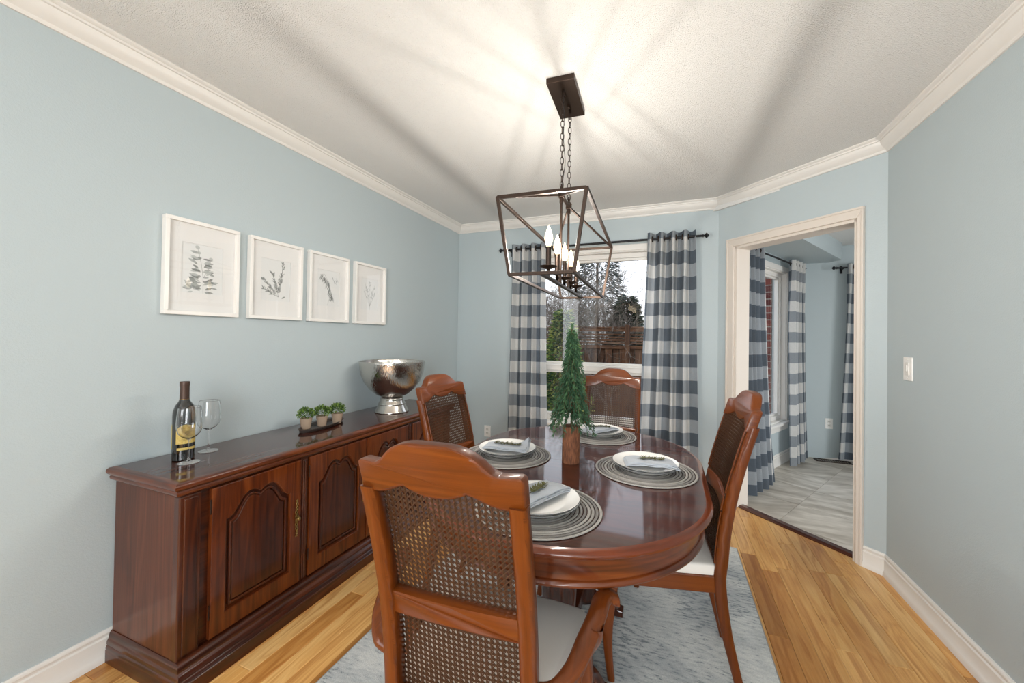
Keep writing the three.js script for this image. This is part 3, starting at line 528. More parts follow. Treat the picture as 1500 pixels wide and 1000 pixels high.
[['framed print of a round-leaved eucalyptus branch, above the wine bottle', -1.139], ['framed print of feathery upright sprigs', -1.501], ['framed print of drooping willow-like leaves', -1.857], ['framed print of a faint small-leaved bunch, closest to the window', -2.221]].forEach(([label, z], i) => {
  const t = thing('framed_print', label, 'picture', [XL, 1.588, z], Math.PI / 2, 'framed botanical prints'), w = 0.31, h = 0.434, f = 0.017, d = 0.028; // local x along the wall, z out
  const bev = (x0, x1, y0, y1) => span(x0, x1, y0, y1, 0, d, 0.002);
  part('frame', merge(bev(-w / 2, w / 2, h / 2 - f, h / 2), bev(-w / 2, w / 2, -h / 2, -h / 2 + f), bev(-w / 2, -w / 2 + f, -h / 2 + f, h / 2 - f), bev(w / 2 - f, w / 2, -h / 2 + f, h / 2 - f)), M.frame, t);
  const ow = 0.085, oh = 0.114;
  part('mat_board', extrude(holed(rect(-w / 2 + f, w / 2 - f, -h / 2 + f, h / 2 - f), [rect(-ow, ow, -oh, oh)]), 0.003).translate(0, 0, 0.008), M.mat, t);
  part('print', new THREE.PlaneGeometry(2 * ow + 0.01, 2 * oh + 0.01).translate(0, 0, 0.0075), std({ map: sketch(i), roughness: 0.9 }), t);
  part('glazing', new THREE.PlaneGeometry(w - 2 * f, h - 2 * f).translate(0, 0, 0.0145), M.pane, t);
});

// ---------------------------------------------------------------- rug
{
  const rug = tex(768, 1024, (u, v) => {
    const a = fbm(u * 4, v * 9, 4), b = fbm(u * 22 + 20, v * 120 + 3, 4), c = N2(u * 160, v * 420), d = fbm(u * 2.2 + 7, v * 2.6 - 3, 3);
    const k = clamp(0.32 + a * 0.5 + b * 0.35 + d * 0.7), e = b + 0.3 * c + 0.7 * d - 0.36;
    let q = mix3([218, 218, 213], [158, 163, 166], k); if (e > 0) q = mix3(q, [104, 111, 117], 0.7 * clamp(e * 4)); const n = 1 + 0.06 * c; return [q[0] * n, q[1] * n, q[2] * n];
  });
  const t = thing('area_rug', 'distressed grey and white area rug under the dining table', 'rug', [-0.398, 0, -1.6]);
  const W = 1.6, L = 2.24, g = rbox(W, 0.01, L, 0.004, 0, 0.005, 0, 2), p = g.attributes.position, uv = g.attributes.uv;
  for (let i = 0; i < p.count; i++) uv.setXY(i, p.getX(i) / W + 0.5, p.getZ(i) / L + 0.5);
  part('pile', g, std({ map: rug, roughness: 1, sheen: 0.3, sheenColor: new THREE.Color(1, 1, 1), bumpMap: rep(T.paint, 5, 7), bumpScale: 0.002 }), t);
  const bind = std({ color: 0x9a958c, roughness: 1 });
  for (const s of [-1, 1]) part('binding', tube([[s * W / 2, 0.005, -L / 2], [s * W / 2, 0.005, 0], [s * W / 2, 0.005, L / 2]], 0.0045, 12, 6), bind, t);
}

// ---------------------------------------------------------------- dining table
const TX = -0.375, TZ = -1.6325, TR = 0.495, TS = 0.1975, TH = 0.76; // racetrack oval: two half circles of radius TR, centres TS from the middle
function ovalStations(r, n = 44) { const s = []; for (const sg of [1, -1]) for (let i = 0; i <= n; i++) { const a = sg > 0 ? Math.PI * i / n : Math.PI + Math.PI * i / n; s.push({ x: Math.cos(a) * r, z: Math.sin(a) * r + sg * TS, nx: Math.cos(a), nz: Math.sin(a) }); } return s; }
{
  const t = thing('dining_table', 'oval polished mahogany dining table on turned pedestals', 'table', [TX, 0, TZ]);
  const half = (sg) => { const pts = []; for (let i = 0; i <= 48; i++) { const a = Math.PI * i / 48; pts.push([Math.cos(a) * TR, -(Math.sin(a) * TR + TS) * sg]); } pts.push([-TR, -0.0006 * sg], [TR, -0.0006 * sg]); return metreUV(new THREE.ExtrudeGeometry(poly(pts), { depth: 0.024, bevelEnabled: false }).rotateX(-Math.PI / 2).translate(0, TH - 0.024, 0), 'x'); };
  part('table_leaf', half(1), M.tableTop, t); part('table_leaf', half(-1), M.tableTop, t);
  const lip = [[0, TH], [0.006, TH - 0.0008], [0.014, TH - 0.003], [0.02, TH - 0.008], [0.022, TH - 0.013], [0.02, TH - 0.019], [0.014, TH - 0.023], [0.006, TH - 0.025], [0.004, TH - 0.028], [-0.02, TH - 0.03]];
  part('moulded_edge', sweep(ovalStations(TR), lip, 1.2, true), M.tableEdge, t);
  const ap = [[-0.014, TH - 0.027], [-0.014, TH - 0.09], [-0.006, TH - 0.093], [-0.002, TH - 0.099], [-0.004, TH - 0.106], [-0.012, TH - 0.11], [-0.04, TH - 0.11], [-0.04, TH - 0.027]];
  part('apron', sweep(ovalStations(TR), ap, 1.0, true), M.door, t);
  const col = [[0, 0.06], [0.075, 0.06], [0.08, 0.08], [0.068, 0.1], [0.072, 0.12], [0.06, 0.15], [0.062, 0.3], [0.066, 0.36], [0.062, 0.375], [0.066, 0.383], [0.066, 0.4], [0.061, 0.408], [0.066, 0.42], [0.066, 0.5], [0.05, 0.52], [0.075, 0.56], [0.075, TH - 0.03], [0, TH - 0.03]];
  for (const z of [-0.22, 0.22]) {
    part('pedestal', lathe(col, 32).translate(0, 0, z), M.mahog, t);
    for (const s of [-1, 1]) part('foot', metreUV(tubeFoot(s, z), 'x'), M.mahog, t);
  }
  part('stretcher', metreUV(span(-0.03, 0.03, 0.1, 0.15, -0.22, 0.22, 0.01), 'z'), M.mahog, t);
  part('top_rail', metreUV(span(-0.06, 0.06, TH - 0.09, TH - 0.024, -0.4, 0.4, 0.005), 'z'), M.mahog, t);
}
function tubeFoot(s, z) { const sh = new THREE.Shape(); sh.moveTo(0.04, 0.12); sh.quadraticCurveTo(0.12, 0.12, 0.17, 0.045); sh.lineTo(0.19, 0.04); sh.lineTo(0.19, 0.011); sh.lineTo(0.15, 0.011); sh.quadraticCurveTo(0.1, 0.06, 0.04, 0.06); sh.closePath(); const g = extrude(sh, 0.05, 0.006).translate(0, 0, -0.025); if (s < 0) g.rotateY(Math.PI); return g.translate(0, 0, z); }

// ---------------------------------------------------------------- cane-backed chairs
const zPost = (y) => { const k = [[0, -0.305], [0.12, -0.275], [0.25, -0.245], [0.38, -0.226], [0.46, -0.222], [0.58, -0.228], [0.7, -0.246], [0.82, -0.274], [0.94, -0.308], [1.08, -0.352]]; for (let i = 1; i < k.length; i++) if (y <= k[i][0]) { const a = k[Math.max(0, i - 2)], b = k[i - 1], c = k[i], d = k[Math.min(k.length - 1, i + 1)], t = (y - b[0]) / (c[0] - b[0]); const m0 = (c[1] - a[1]) / (c[0] - a[0]) * (c[0] - b[0]), m1 = (d[1] - b[1]) / (d[0] - b[0]) * (c[0] - b[0]), t2 = t * t, t3 = t2 * t; return (2 * t3 - 3 * t2 + 1) * b[1] + (t3 - 2 * t2 + t) * m0 + (-2 * t3 + 3 * t2) * c[1] + (t3 - t2) * m1; } return -0.352; };
const BW = 0.177; // half width of the back at the outside
const bow = (x, y) => -0.016 * (1 - (x / BW) ** 2) * sstep(0.4, 0.6, y);
function bendBack(g, spl = true) { const p = g.attributes.position; for (let i = 0; i < p.count; i++) { const x = p.getX(i), y = p.getY(i); p.setZ(i, p.getZ(i) + zPost(y) + bow(x, y)); } g.computeVertexNormals(); return toCreasedNormals(strip(g), 0.6); }
function cane(x0, x1, y0, y1, pitch = 0.0125) {
  const b = new GB(), th = 0.0009;
  const put = (pts, w, dz) => { for (let k = 0; k + 1 < pts.length; k++) { const A = pts[k], B = pts[k + 1], dx = B[0] - A[0], dy = B[1] - A[1], L = Math.hypot(dx, dy) || 1, nx = -dy / L * w / 2, ny = dx / L * w / 2;
    const z = (p) => zPost(p[1]) + bow(p[0], p[1]) + 0.0135 + dz, P = (p, s, t) => V(p[0] + nx * s, p[1] + ny * s, z(p) + t * th);
    b.quad(P(A, -1, 1), P(B, -1, 1), P(B, 1, 1), P(A, 1, 1)); b.quad(P(A, 1, -1), P(B, 1, -1), P(B, -1, -1), P(A, -1, -1)); b.quad(P(A, 1, 1), P(B, 1, 1), P(B, 1, -1), P(A, 1, -1)); b.quad(P(A, -1, -1), P(B, -1, -1), P(B, -1, 1), P(A, -1, 1)); } };
  const line = (A, B) => { const n = Math.max(1, Math.ceil(Math.hypot(B[0] - A[0], B[1] - A[1]) / 0.05)), o = []; for (let i = 0; i <= n; i++) o.push([lerp(A[0], B[0], i / n), lerp(A[1], B[1], i / n)]); return o; };
  const nx = Math.round((x1 - x0) / pitch), ny = Math.round((y1 - y0) / pitch), g = 0.0011;
  for (let i = 0; i <= nx; i++) for (const s of [-g, g]) put(line([x0 + i * pitch + s, y0], [x0 + i * pitch + s, y1]), 0.0013, 0);
  for (let j = 0; j <= ny; j++) for (const s of [-g, g]) put(line([x0, y0 + j * pitch + s], [x1, y0 + j * pitch + s]), 0.0013, 0.0012);
  for (const sg of [1, -1]) for (let c = -ny + 0.5; c <= nx; c++) { // diagonals that cut the corners of the squares
    const cx = (y) => sg > 0 ? x0 + (c * pitch) + (y - y0) : x1 - (c * pitch) - (y - y0), inv = (x) => sg > 0 ? y0 + (x - x0 - c * pitch) : y0 + (x1 - x - c * pitch);
    let ya = y0, yb = y1; const l0 = inv(sg > 0 ? x0 : x1), l1 = inv(sg > 0 ? x1 : x0); ya = Math.max(ya, Math.min(l0, l1)); yb = Math.min(yb, Math.max(l0, l1));
    if (yb - ya > 0.004) put(line([cx(ya), ya], [cx(yb), yb]), 0.0015, 0.0022 * sg);
  }
  return b.geo();
}
const CH = {};
{
  // shapes shared by all the chairs; local origin on the floor, front towards +z
  const crest = new THREE.Shape(), E = BW - 0.002;
  crest.moveTo(-E, 0.962); crest.lineTo(-E, 1.022); crest.quadraticCurveTo(-E, 1.033, -E + 0.012, 1.034); crest.lineTo(-0.134, 1.033); crest.bezierCurveTo(-0.104, 1.034, -0.1, 1.082, -0.03, 1.084); crest.lineTo(0.03, 1.084); crest.bezierCurveTo(0.1, 1.082, 0.104, 1.034, 0.134, 1.033); crest.lineTo(E - 0.012, 1.034); crest.quadraticCurveTo(E, 1.033, E, 1.022); crest.lineTo(E, 0.962);
  crest.lineTo(0.142, 0.966); crest.bezierCurveTo(0.11, 0.968, 0.09, 0.985, 0.066, 0.991); crest.bezierCurveTo(0.045, 0.978, 0.02, 0.974, 0, 0.974); crest.bezierCurveTo(-0.02, 0.974, -0.045, 0.978, -0.066, 0.991); crest.bezierCurveTo(-0.09, 0.985, -0.11, 0.968, -0.142, 0.966); crest.closePath();
  CH.crest = metreUV(bendBack(extrude(crest, 0.036, 0.006, 3, 24).translate(0, 0, -0.0165)), 'x');
  const postShape = (s) => { const b = new GB(), n = 36, w0 = 0.0165; const ring = (y) => { const taper = lerp(0.72, 1, sstep(0, 0.3, y)), w = w0 * taper, d = 0.0175 * lerp(0.85, 1.15, sstep(0.05, 0.4, y)) * lerp(1, 0.86, sstep(0.6, 1, y)), xc = s * (BW - w0 - 0.0 + 0.012 * (1 - sstep(0, 0.45, y)) * 0.4), zc = zPost(y) + bow(xc, y) - 0.006 * sstep(0.42, 0.5, y), c = 0.005; return [[-w, -d + c], [-w + c, -d], [w - c, -d], [w, -d + c], [w, d - c], [w - c, d], [-w + c, d], [-w, d - c]].map(([x, z]) => V(xc + x, y, zc + z)); };
    let pr = ring(0); for (let i = 1; i <= n; i++) { const q = ring(0.975 * i / n); for (let k = 0; k < 8; k++) { const j = (k + 1) % 8; b.quad(pr[k], q[k], q[j], pr[j]); } pr = q; } for (let k = 1; k < 7; k++) b.tri(pr[0], pr[k + 1], pr[k]); return metreUV(b.geo(0.9), 'y'); };
  CH.postL = postShape(-1); CH.postR = postShape(1);
  const railS = new THREE.Shape(); railS.moveTo(-0.157, 0.668); railS.quadraticCurveTo(0, 0.684, 0.157, 0.668); railS.lineTo(0.157, 0.724); railS.quadraticCurveTo(0, 0.736, -0.157, 0.724); railS.closePath();
  CH.rail = metreUV(bendBack(extrude(railS, 0.034, 0.005, 2, 16).translate(0, 0, -0.013)), 'x');
  CH.lowRail = metreUV(bendBack(rbox(0.31, 0.06, 0.03, 0.004, 0, 0.45, 0, 1)), 'x');
  CH.caneUp = cane(-0.1625, 0.1625, 0.715, 0.99); CH.caneLow = cane(-0.1625, 0.1625, 0.475, 0.675);
  const bead = (x, y0, y1) => { const p = []; for (let i = 0; i <= 12; i++) { const y = lerp(y0, y1, i / 12); p.push([x, y, zPost(y) + bow(x, y) + 0.0165]); } return tube(p, 0.0032, 24, 6); };
  CH.bead = merge(bead(-0.163, 0.735, 0.97), bead(0.163, 0.735, 0.97), bead(-0.163, 0.48, 0.668), bead(0.163, 0.48, 0.668));
  // seat frame and cushion: trapezoid, wider at the front
  const trap = (wb, wf, zb, zf, r) => { const s = new THREE.Shape(); s.moveTo(-wb, zb); s.lineTo(-wf, zf - r); s.quadraticCurveTo(-wf, zf, -wf + r, zf + r * 0.15); s.quadraticCurveTo(0, zf + 0.03, wf - r, zf + r * 0.15); s.quadraticCurveTo(wf, zf, wf, zf - r); s.lineTo(wb, zb); s.closePath(); return s; };
  const flip = (g) => { g.rotateX(Math.PI / 2); return g; }; // shape y -> z, extrusion downwards
  CH.frame = (k) => { const s = trap(0.172 * k, 0.225 * k, -0.215, 0.172, 0.04), h = trap(0.142 * k, 0.195 * k, -0.2, 0.147, 0.03); s.holes.push(new THREE.Path(h.getPoints(12))); return metreUV(flip(extrude(s, 0.062, 0.005)).translate(0, 0.438, 0), 'x'); };
  CH.cushion = (k) => { const g = flip(new THREE.ExtrudeGeometry(trap(0.152 * k, 0.205 * k, -0.195, 0.152, 0.04), { depth: 0.03, bevelEnabled: true, bevelThickness: 0.016, bevelSize: 0.016, bevelSegments: 5, curveSegments: 12, steps: 1 })).translate(0, 0.462, 0); return toCreasedNormals(strip(g), 1.1); };
  CH.dome = (k) => { const N = 14, b = new GB(), P = (i, j) => { const u = i / N * 2 - 1, v = j / N, w = lerp(0.152, 0.202, v) * k, z = lerp(-0.195, 0.159, v); return V(u * w, 0.477 + 0.012 * (1 - u ** 4) * (1 - (2 * v - 1) ** 4), z); }; for (let i = 0; i < N; i++) for (let j = 0; j < N; j++) b.quad(P(i, j), P(i, j + 1), P(i + 1, j + 1), P(i + 1, j)); return toCreasedNormals(b.geo(), 1.2); };
  const frontLeg = (s, k) => { const b = new GB(), n = 18; const ring = (y) => { const t = y / 0.395, w = lerp(0.013, 0.022, sstep(0, 0.9, t)), xc = s * (0.2 * k - 0.004 + 0.012 * Math.sin(t * 3.1)), zc = 0.148 + 0.014 * Math.sin(t * 3.4), c = 0.005; return [[-w, -w + c], [-w + c, -w], [w - c, -w], [w, -w + c], [w, w - c], [w - c, w], [-w + c, w], [-w, w - c]].map(([x, z]) => V(xc + x, y, zc + z)); }; let pr = ring(0); for (let i = 1; i <= n; i++) { const q = ring(0.395 * i / n); for (let j = 0; j < 8; j++) { const m = (j + 1) % 8; b.quad(pr[j], q[j], q[m], pr[m]); } pr = q; } return metreUV(b.geo(0.9), 'y'); };
  CH.legs = (k) => [frontLeg(-1, k), frontLeg(1, k)];
}
function makeChair(label, pos, facing, armed) {
  const t = thing('dining_chair', label, 'chair', pos, Math.atan2(facing[0], facing[1]), 'cane back dining chairs'), k = armed ? 1.1 : 1;
  part('back_post', CH.postL, M.chair, t); part('back_post', CH.postR, M.chair, t);
  part('crest_rail', CH.crest, M.chair, t); part('middle_rail', CH.rail, M.chair, t); part('lower_rail', CH.lowRail, M.chair, t);
  part('cane_panel', CH.caneUp, M.cane, t, 'woven cane back'); part('cane_panel', CH.caneLow, M.cane, t, 'woven cane back');
  part('cane_bead', CH.bead, M.chair, t);
  part('seat_frame', CH.frame(k), M.chair, t);
  part('seat_cushion', merge(CH.cushion(k), CH.dome(k)), M.seat, t, 'white upholstered seat');
  for (const g of CH.legs(k)) part('front_leg', g, M.chair, t);
  if (armed) for (const s of [-1, 1]) {
    // armrest: flat bowed bar that ends in a turned-out scroll
    const c = new THREE.CatmullRomCurve3([V(s * 0.162, 0.562, -0.232), V(s * 0.205, 0.568, -0.222), V(s * 0.238, 0.584, -0.185), V(s * 0.262, 0.61, -0.12), V(s * 0.279, 0.63, -0.06), V(s * 0.283, 0.633, -0.022), V(s * 0.297, 0.631, 0.008), V(s * 0.322, 0.62, 0.016)]);
    const b = new GB(), n = 40, ring = (t2) => { const p = c.getPointAt(t2), d = c.getTangentAt(t2), side = V(d.z, 0, -d.x).normalize(), w = lerp(0.014, 0.021, sstep(0, 0.5, t2)) * (t2 > 0.94 ? 1 - (t2 - 0.94) * 4 : 1), h = 0.012, q = 0.006; return [[-w, -h + q], [-w + q, -h], [w - q, -h], [w, -h + q], [w, h - q], [w - q, h], [-w + q, h], [-w, h - q]].map(([x, y]) => p.clone().addScaledVector(side, x).add(V(0, y, 0))); };
    let pr = ring(0); for (let i = 1; i <= n; i++) { const q = ring(i / n); for (let j = 0; j < 8; j++) { const m = (j + 1) % 8; b.quad(pr[j], q[j], q[m], pr[m]); } pr = q; } for (let j = 1; j < 7; j++) b.tri(pr[0], pr[j + 1], pr[j]);
    part('armrest', metreUV(b.geo(0.9), 'z'), M.chair, t);
    const sup = new GB(), rg = (u) => { const y = lerp(0.4, 0.627, u), xc = s * (0.222 + 0.06 * sstep(0.1, 1, u)), zc = -0.06 + 0.035 * Math.sin(u * 4.2) - 0.01, w = lerp(0.017, 0.013, u), d = lerp(0.024, 0.016, u), q = 0.005; return [[-w, -d + q], [-w + q, -d], [w - q, -d], [w, -d + q], [w, d - q], [w - q, d], [-w + q, d], [-w, d - q]].map(([x, z]) => V(xc + x, y, zc + z)); };
    let pq = rg(0); for (let i = 1; i <= 16; i++) { const q = rg(i / 16); for (let j = 0; j < 8; j++) { const m = (j + 1) % 8; sup.quad(pq[j], q[j], q[m], pq[m]); } pq = q; }
    part('arm_support', metreUV(sup.geo(0.9), 'y'), M.chair, t);
  }
  return t;
}
const FY = 0.01; // standing on the rug
makeChair('cane back armchair with scrolled arms, drawn back from the table end', [-0.433, FY, -0.969], [-0.07, -0.9975], true);
makeChair('cane back side chair on the doorway side of the table', [-0.058, FY, -1.7], [-0.995, 0.08], false);
makeChair('cane back side chair between table and sideboard', [-0.755, FY, -1.665], [0.996, 0.09], false);
makeChair('cane back side chair in front of the garden window', [-0.34, FY, -2.245], [0, 1], false);

// ---------------------------------------------------------------- place settings
const weave = [0x9c9893, 0x837f7b, 0xaeaaa4, 0x4c4744].map((c, i) => std({ color: c, roughness: 0.45, metalness: i === 3 ? 0.1 : 0.3, bumpMap: rep(T.cloth, 60, 2), bumpScale: 0.0012 }));
const ringGeo = []; for (let k = 0; k < 15; k++) { const r = 0.026 + k * 0.0119; ringGeo.push(new THREE.TorusGeometry(r, 0.0049, 6, 56).scale(1, 1, 0.5).rotateX(Math.PI / 2)); }
const spokes = []; for (let k = 0; k < 20; k++) { const a = k / 20 * 2 * Math.PI; spokes.push(bar([Math.cos(a) * 0.01, 0, Math.sin(a) * 0.01], [Math.cos(a) * 0.194, 0, Math.sin(a) * 0.194], 0.0014, 0.001)); }
const spokeGeo = merge(spokes), hubGeo = new THREE.CylinderGeometry(0.022, 0.022, 0.003, 24);
const plateProf = [[0, 0.004], [0.07, 0.004], [0.078, 0.002], [0.082, 0.002], [0.086, 0.006], [0.1, 0.011], [0.118, 0.018], [0.1275, 0.0235], [0.1285, 0.025], [0.1275, 0.026], [0.118, 0.0225], [0.1, 0.0158], [0.086, 0.0105], [0.078, 0.0085], [0, 0.0085]];
const plateGeo = lathe(plateProf, 64), rimGeo = new THREE.TorusGeometry(0.1283, 0.0009, 6, 80).rotateX(Math.PI / 2).translate(0, 0.0251, 0), rimMat = std({ color: 0x55585c, roughness: 0.4 });
const napMat = std({ color: 0xa9aeb5, roughness: 0.95, bumpMap: rep(T.cloth, 3, 3), bumpScale: 0.0008, sheen: 0.3, sheenColor: new THREE.Color(0.8, 0.85, 0.9) });
function napkinGeo(w, d, layers, peak) { // folded linen with soft waves, several layers
  const gs = [];
  for (let l = 0; l < layers; l++) {
    const g = rbox(w - l * 0.006, 0.0036, d - l * 0.008, 0.0016, 0, 0, 0, 1), nx = 22, nz = 14, b = new GB();
    const o = [rr(0, 5), rr(0, 5)], P = (i, j, top) => { const u = i / nx * 2 - 1, v = j / nz * 2 - 1, lift = peak ? 0.032 * Math.max(0, u) ** 3 * Math.max(0, -v) ** 1.5 : 0; return V(u * (w / 2 - l * 0.004) + 0.004 * v, l * 0.0042 + 0.002 * N2(u * 1.3 + o[0], v * 1.3 + o[1]) - 0.007 * Math.max(0, Math.abs(u) - 0.62) * 2.4 * (peak && u > 0 ? 0 : 1) + lift + (top ? 0.0034 : 0), v * (d / 2 - l * 0.004) * (1 + 0.05 * N2(u * 2 + o[0], 3))); };
    for (let i = 0; i < nx; i++) for (let j = 0; j < nz; j++) { b.quad(P(i, j, 1), P(i, j + 1, 1), P(i + 1, j + 1, 1), P(i + 1, j, 1)); b.quad(P(i, j, 0), P(i + 1, j, 0), P(i + 1, j + 1, 0), P(i, j + 1, 0)); }
    for (let i = 0; i < nx; i++) for (const j of [0, nz]) b.quad(P(i, j, 0), P(i + 1, j, 0), P(i + 1, j, 1), P(i, j, 1)); for (let j = 0; j < nz; j++) for (const i of [0, nx]) b.quad(P(i, j, 0), P(i, j + 1, 0), P(i, j + 1, 1), P(i, j, 1));
    gs.push(b.geo(1.0));
  }
  return gs;
}
const sprigMat = std({ color: 0x55552a, roughness: 0.7, side: THREE.DoubleSide }), twigMat = std({ color: 0x4a3b22, roughness: 0.9 });
function sprigGeo(len, n, leafL) { const b = new GB(); for (let i = 0; i < n; i++) { const t = rnd(), x = lerp(-len / 2, len / 2, t), w = Math.sin(Math.PI * clamp(t * 0.9 + 0.08)) * 0.016 + 0.003, s = rnd() < 0.5 ? 1 : -1; const d = V(0.75, rr(0.0, 0.5), s * rr(0.3, 1)).normalize(); leafQuad(b, V(x, rr(0.001, 0.006), rr(-1, 1) * w * 0.6), d, V(-d.z, 0.3, d.x).normalize(), leafL * rr(0.7, 1.2), leafL * 0.3, 0.1); } return b.geo(); }
[
  { at: [-0.085, -1.645], nap: [0.02, 0.012, 0.16], size: [0.2, 0.105], who: 'by the doorway side chair', sprig: [0.0, 0.0, 0.1, 0.1, 90], peak: 0, head: 'edge of the table' },
  { at: [-0.676, -1.605], nap: [0, 0.01, 0.05], size: [0.21, 0.1], who: 'by the sideboard side chair', sprig: [0, 0, 0, 0.12, 110], peak: 1 },
  { at: [-0.375, -1.145], nap: [-0.01, -0.02, 1.15], size: [0.22, 0.115], who: 'in front of the armchair', sprig: [0, 0, 0.2, 0.09, 110], peak: 0 },
  { at: [-0.352, -2.125], nap: [0.01, 0.01, 0.9], size: [0.19, 0.1], who: 'at the window end of the table', sprig: [0, 0, -0.5, 0.1, 80], peak: 0 },
].forEach(({ at, nap, size, who, sprig, peak }) => {
  const Y = TH + 0.0006, m = thing('placemat', 'round silvery woven placemat ' + who, 'placemat', [at[0], Y, at[1]], 0, 'round woven placemats');
  ringGeo.forEach((g, k) => part('ring', g, weave[k % 3], m).position.y = 0.0024); part('spokes', spokeGeo, weave[3], m).position.y = 0.001; part('hub', hubGeo, weave[0], m).position.y = 0.0022;
  const mk = (h, lab) => { const p = thing('dinner_plate', lab + who, 'plate', [at[0], Y + h, at[1]], 0, 'stacked white plates'); part('dish', plateGeo, M.white, p); part('rim_line', rimGeo, rimMat, p, 'dark rim line'); return p; };
  mk(0.0048, 'lower white plate with thin dark rim '); mk(0.0125, 'upper white plate with thin dark rim ');
  const n = thing('napkin', 'folded grey linen napkin on the plates ' + who, 'napkin', [at[0] + nap[0], Y + 0.036, at[1] + nap[1]], nap[2], 'grey napkins');
  napkinGeo(size[0], size[1], 3, peak).forEach((g) => part('fold', g, napMat, n));
  const s = thing('herb_sprig', 'small dried green sprig on the napkin ' + who, 'sprig', [at[0] + nap[0] + sprig[0], Y + 0.0505, at[1] + nap[1] + sprig[1]], nap[2] + sprig[2], 'herb sprigs');
  part('twig', tube([[-sprig[3] / 2, 0.001, 0], [0, 0.003, 0.003], [sprig[3] / 2, 0.001, 0]], 0.0012, 10, 5), twigMat, s);
  part('leaves', sprigGeo(sprig[3], sprig[4], 0.017), sprigMat, s).userData.kind = 'stuff';
});

// ---------------------------------------------------------------- little spruce in a log, table centre
{
  const t = thing('tabletop_spruce', 'small green artificial spruce in a log base at table centre', 'artificial tree', [-0.388, TH, -1.626]);
  const bark = tex(256, 256, (u, v) => { const q = fbm(u * 22, v * 3, 4), c = mix3([92, 54, 34], [136, 86, 56], clamp(0.5 + q)); return c; });
  const log = new THREE.CylinderGeometry(0.037, 0.038, 0.155, 36, 6).translate(0, 0.0775, 0), lp = log.attributes.position;
  for (let i = 0; i < lp.count; i++) { const a = Math.atan2(lp.getZ(i), lp.getX(i)), k = 1 + 0.03 * N2(Math.cos(a) * 3, Math.sin(a) * 3 + lp.getY(i) * 3); lp.setX(i, lp.getX(i) * k); lp.setZ(i, lp.getZ(i) * k); } log.computeVertexNormals();
  part('log', log, std({ map: bark, roughness: 0.85, bumpMap: bark, bumpScale: 0.004 }), t, 'reddish bark log');
  part('trunk', tube([[0, 0.15, 0], [0.002, 0.35, 0.001], [-0.002, 0.57, 0]], 0.004, 12, 6), twigMat, t);
  const needles = [new GB(), new GB(), new GB()], twigs = [];
  for (let i = 0; i < 210; i++) {
    const f = Math.pow(i / 210, 0.9), y = lerp(0.2, 0.56, f), R = lerp(0.1, 0.012, Math.pow(f, 0.85)) * rr(0.75, 1.15), a = i * 2.399 + rr(-0.3, 0.3), droop = lerp(0.085, 0.012, f) * rr(0.7, 1.2);
    const c = new THREE.QuadraticBezierCurve3(V(0, y + 0.01, 0), V(Math.cos(a) * R * 0.62, y + 0.012, Math.sin(a) * R * 0.62), V(Math.cos(a) * R, y - droop, Math.sin(a) * R));
    const n = Math.max(14, Math.round(64 * (1 - f * 0.6))), b = needles[i % 3];
    for (let k = 0; k < n; k++) { const u = rr(0.12, 1), p = c.getPoint(u), d = c.getTangent(u), q = rdir().addScaledVector(d, 1.5).normalize(), s = new THREE.Vector3().crossVectors(q, rdir()).normalize(); leafQuad(b, p, q, s, rr(0.013, 0.025), 0.0046, 0.05); }
    twigs.push(new THREE.TubeGeometry(c, 5, 0.0011, 4));
  }
  for (let k = 0; k < 40; k++) leafQuad(needles[1], V(0, rr(0.55, 0.585), 0), V(rr(-0.4, 0.4), 1, rr(-0.4, 0.4)).normalize(), rdir(), 0.02, 0.0035);
  [0x33573a, 0x476b45, 0x294a30].forEach((c, i) => { part('needles', needles[i].geo(), std({ color: c, roughness: 0.6, side: THREE.DoubleSide }), t).userData.kind = 'stuff'; });
  part('twigs', merge(twigs), twigMat, t).userData.kind = 'stuff';
}

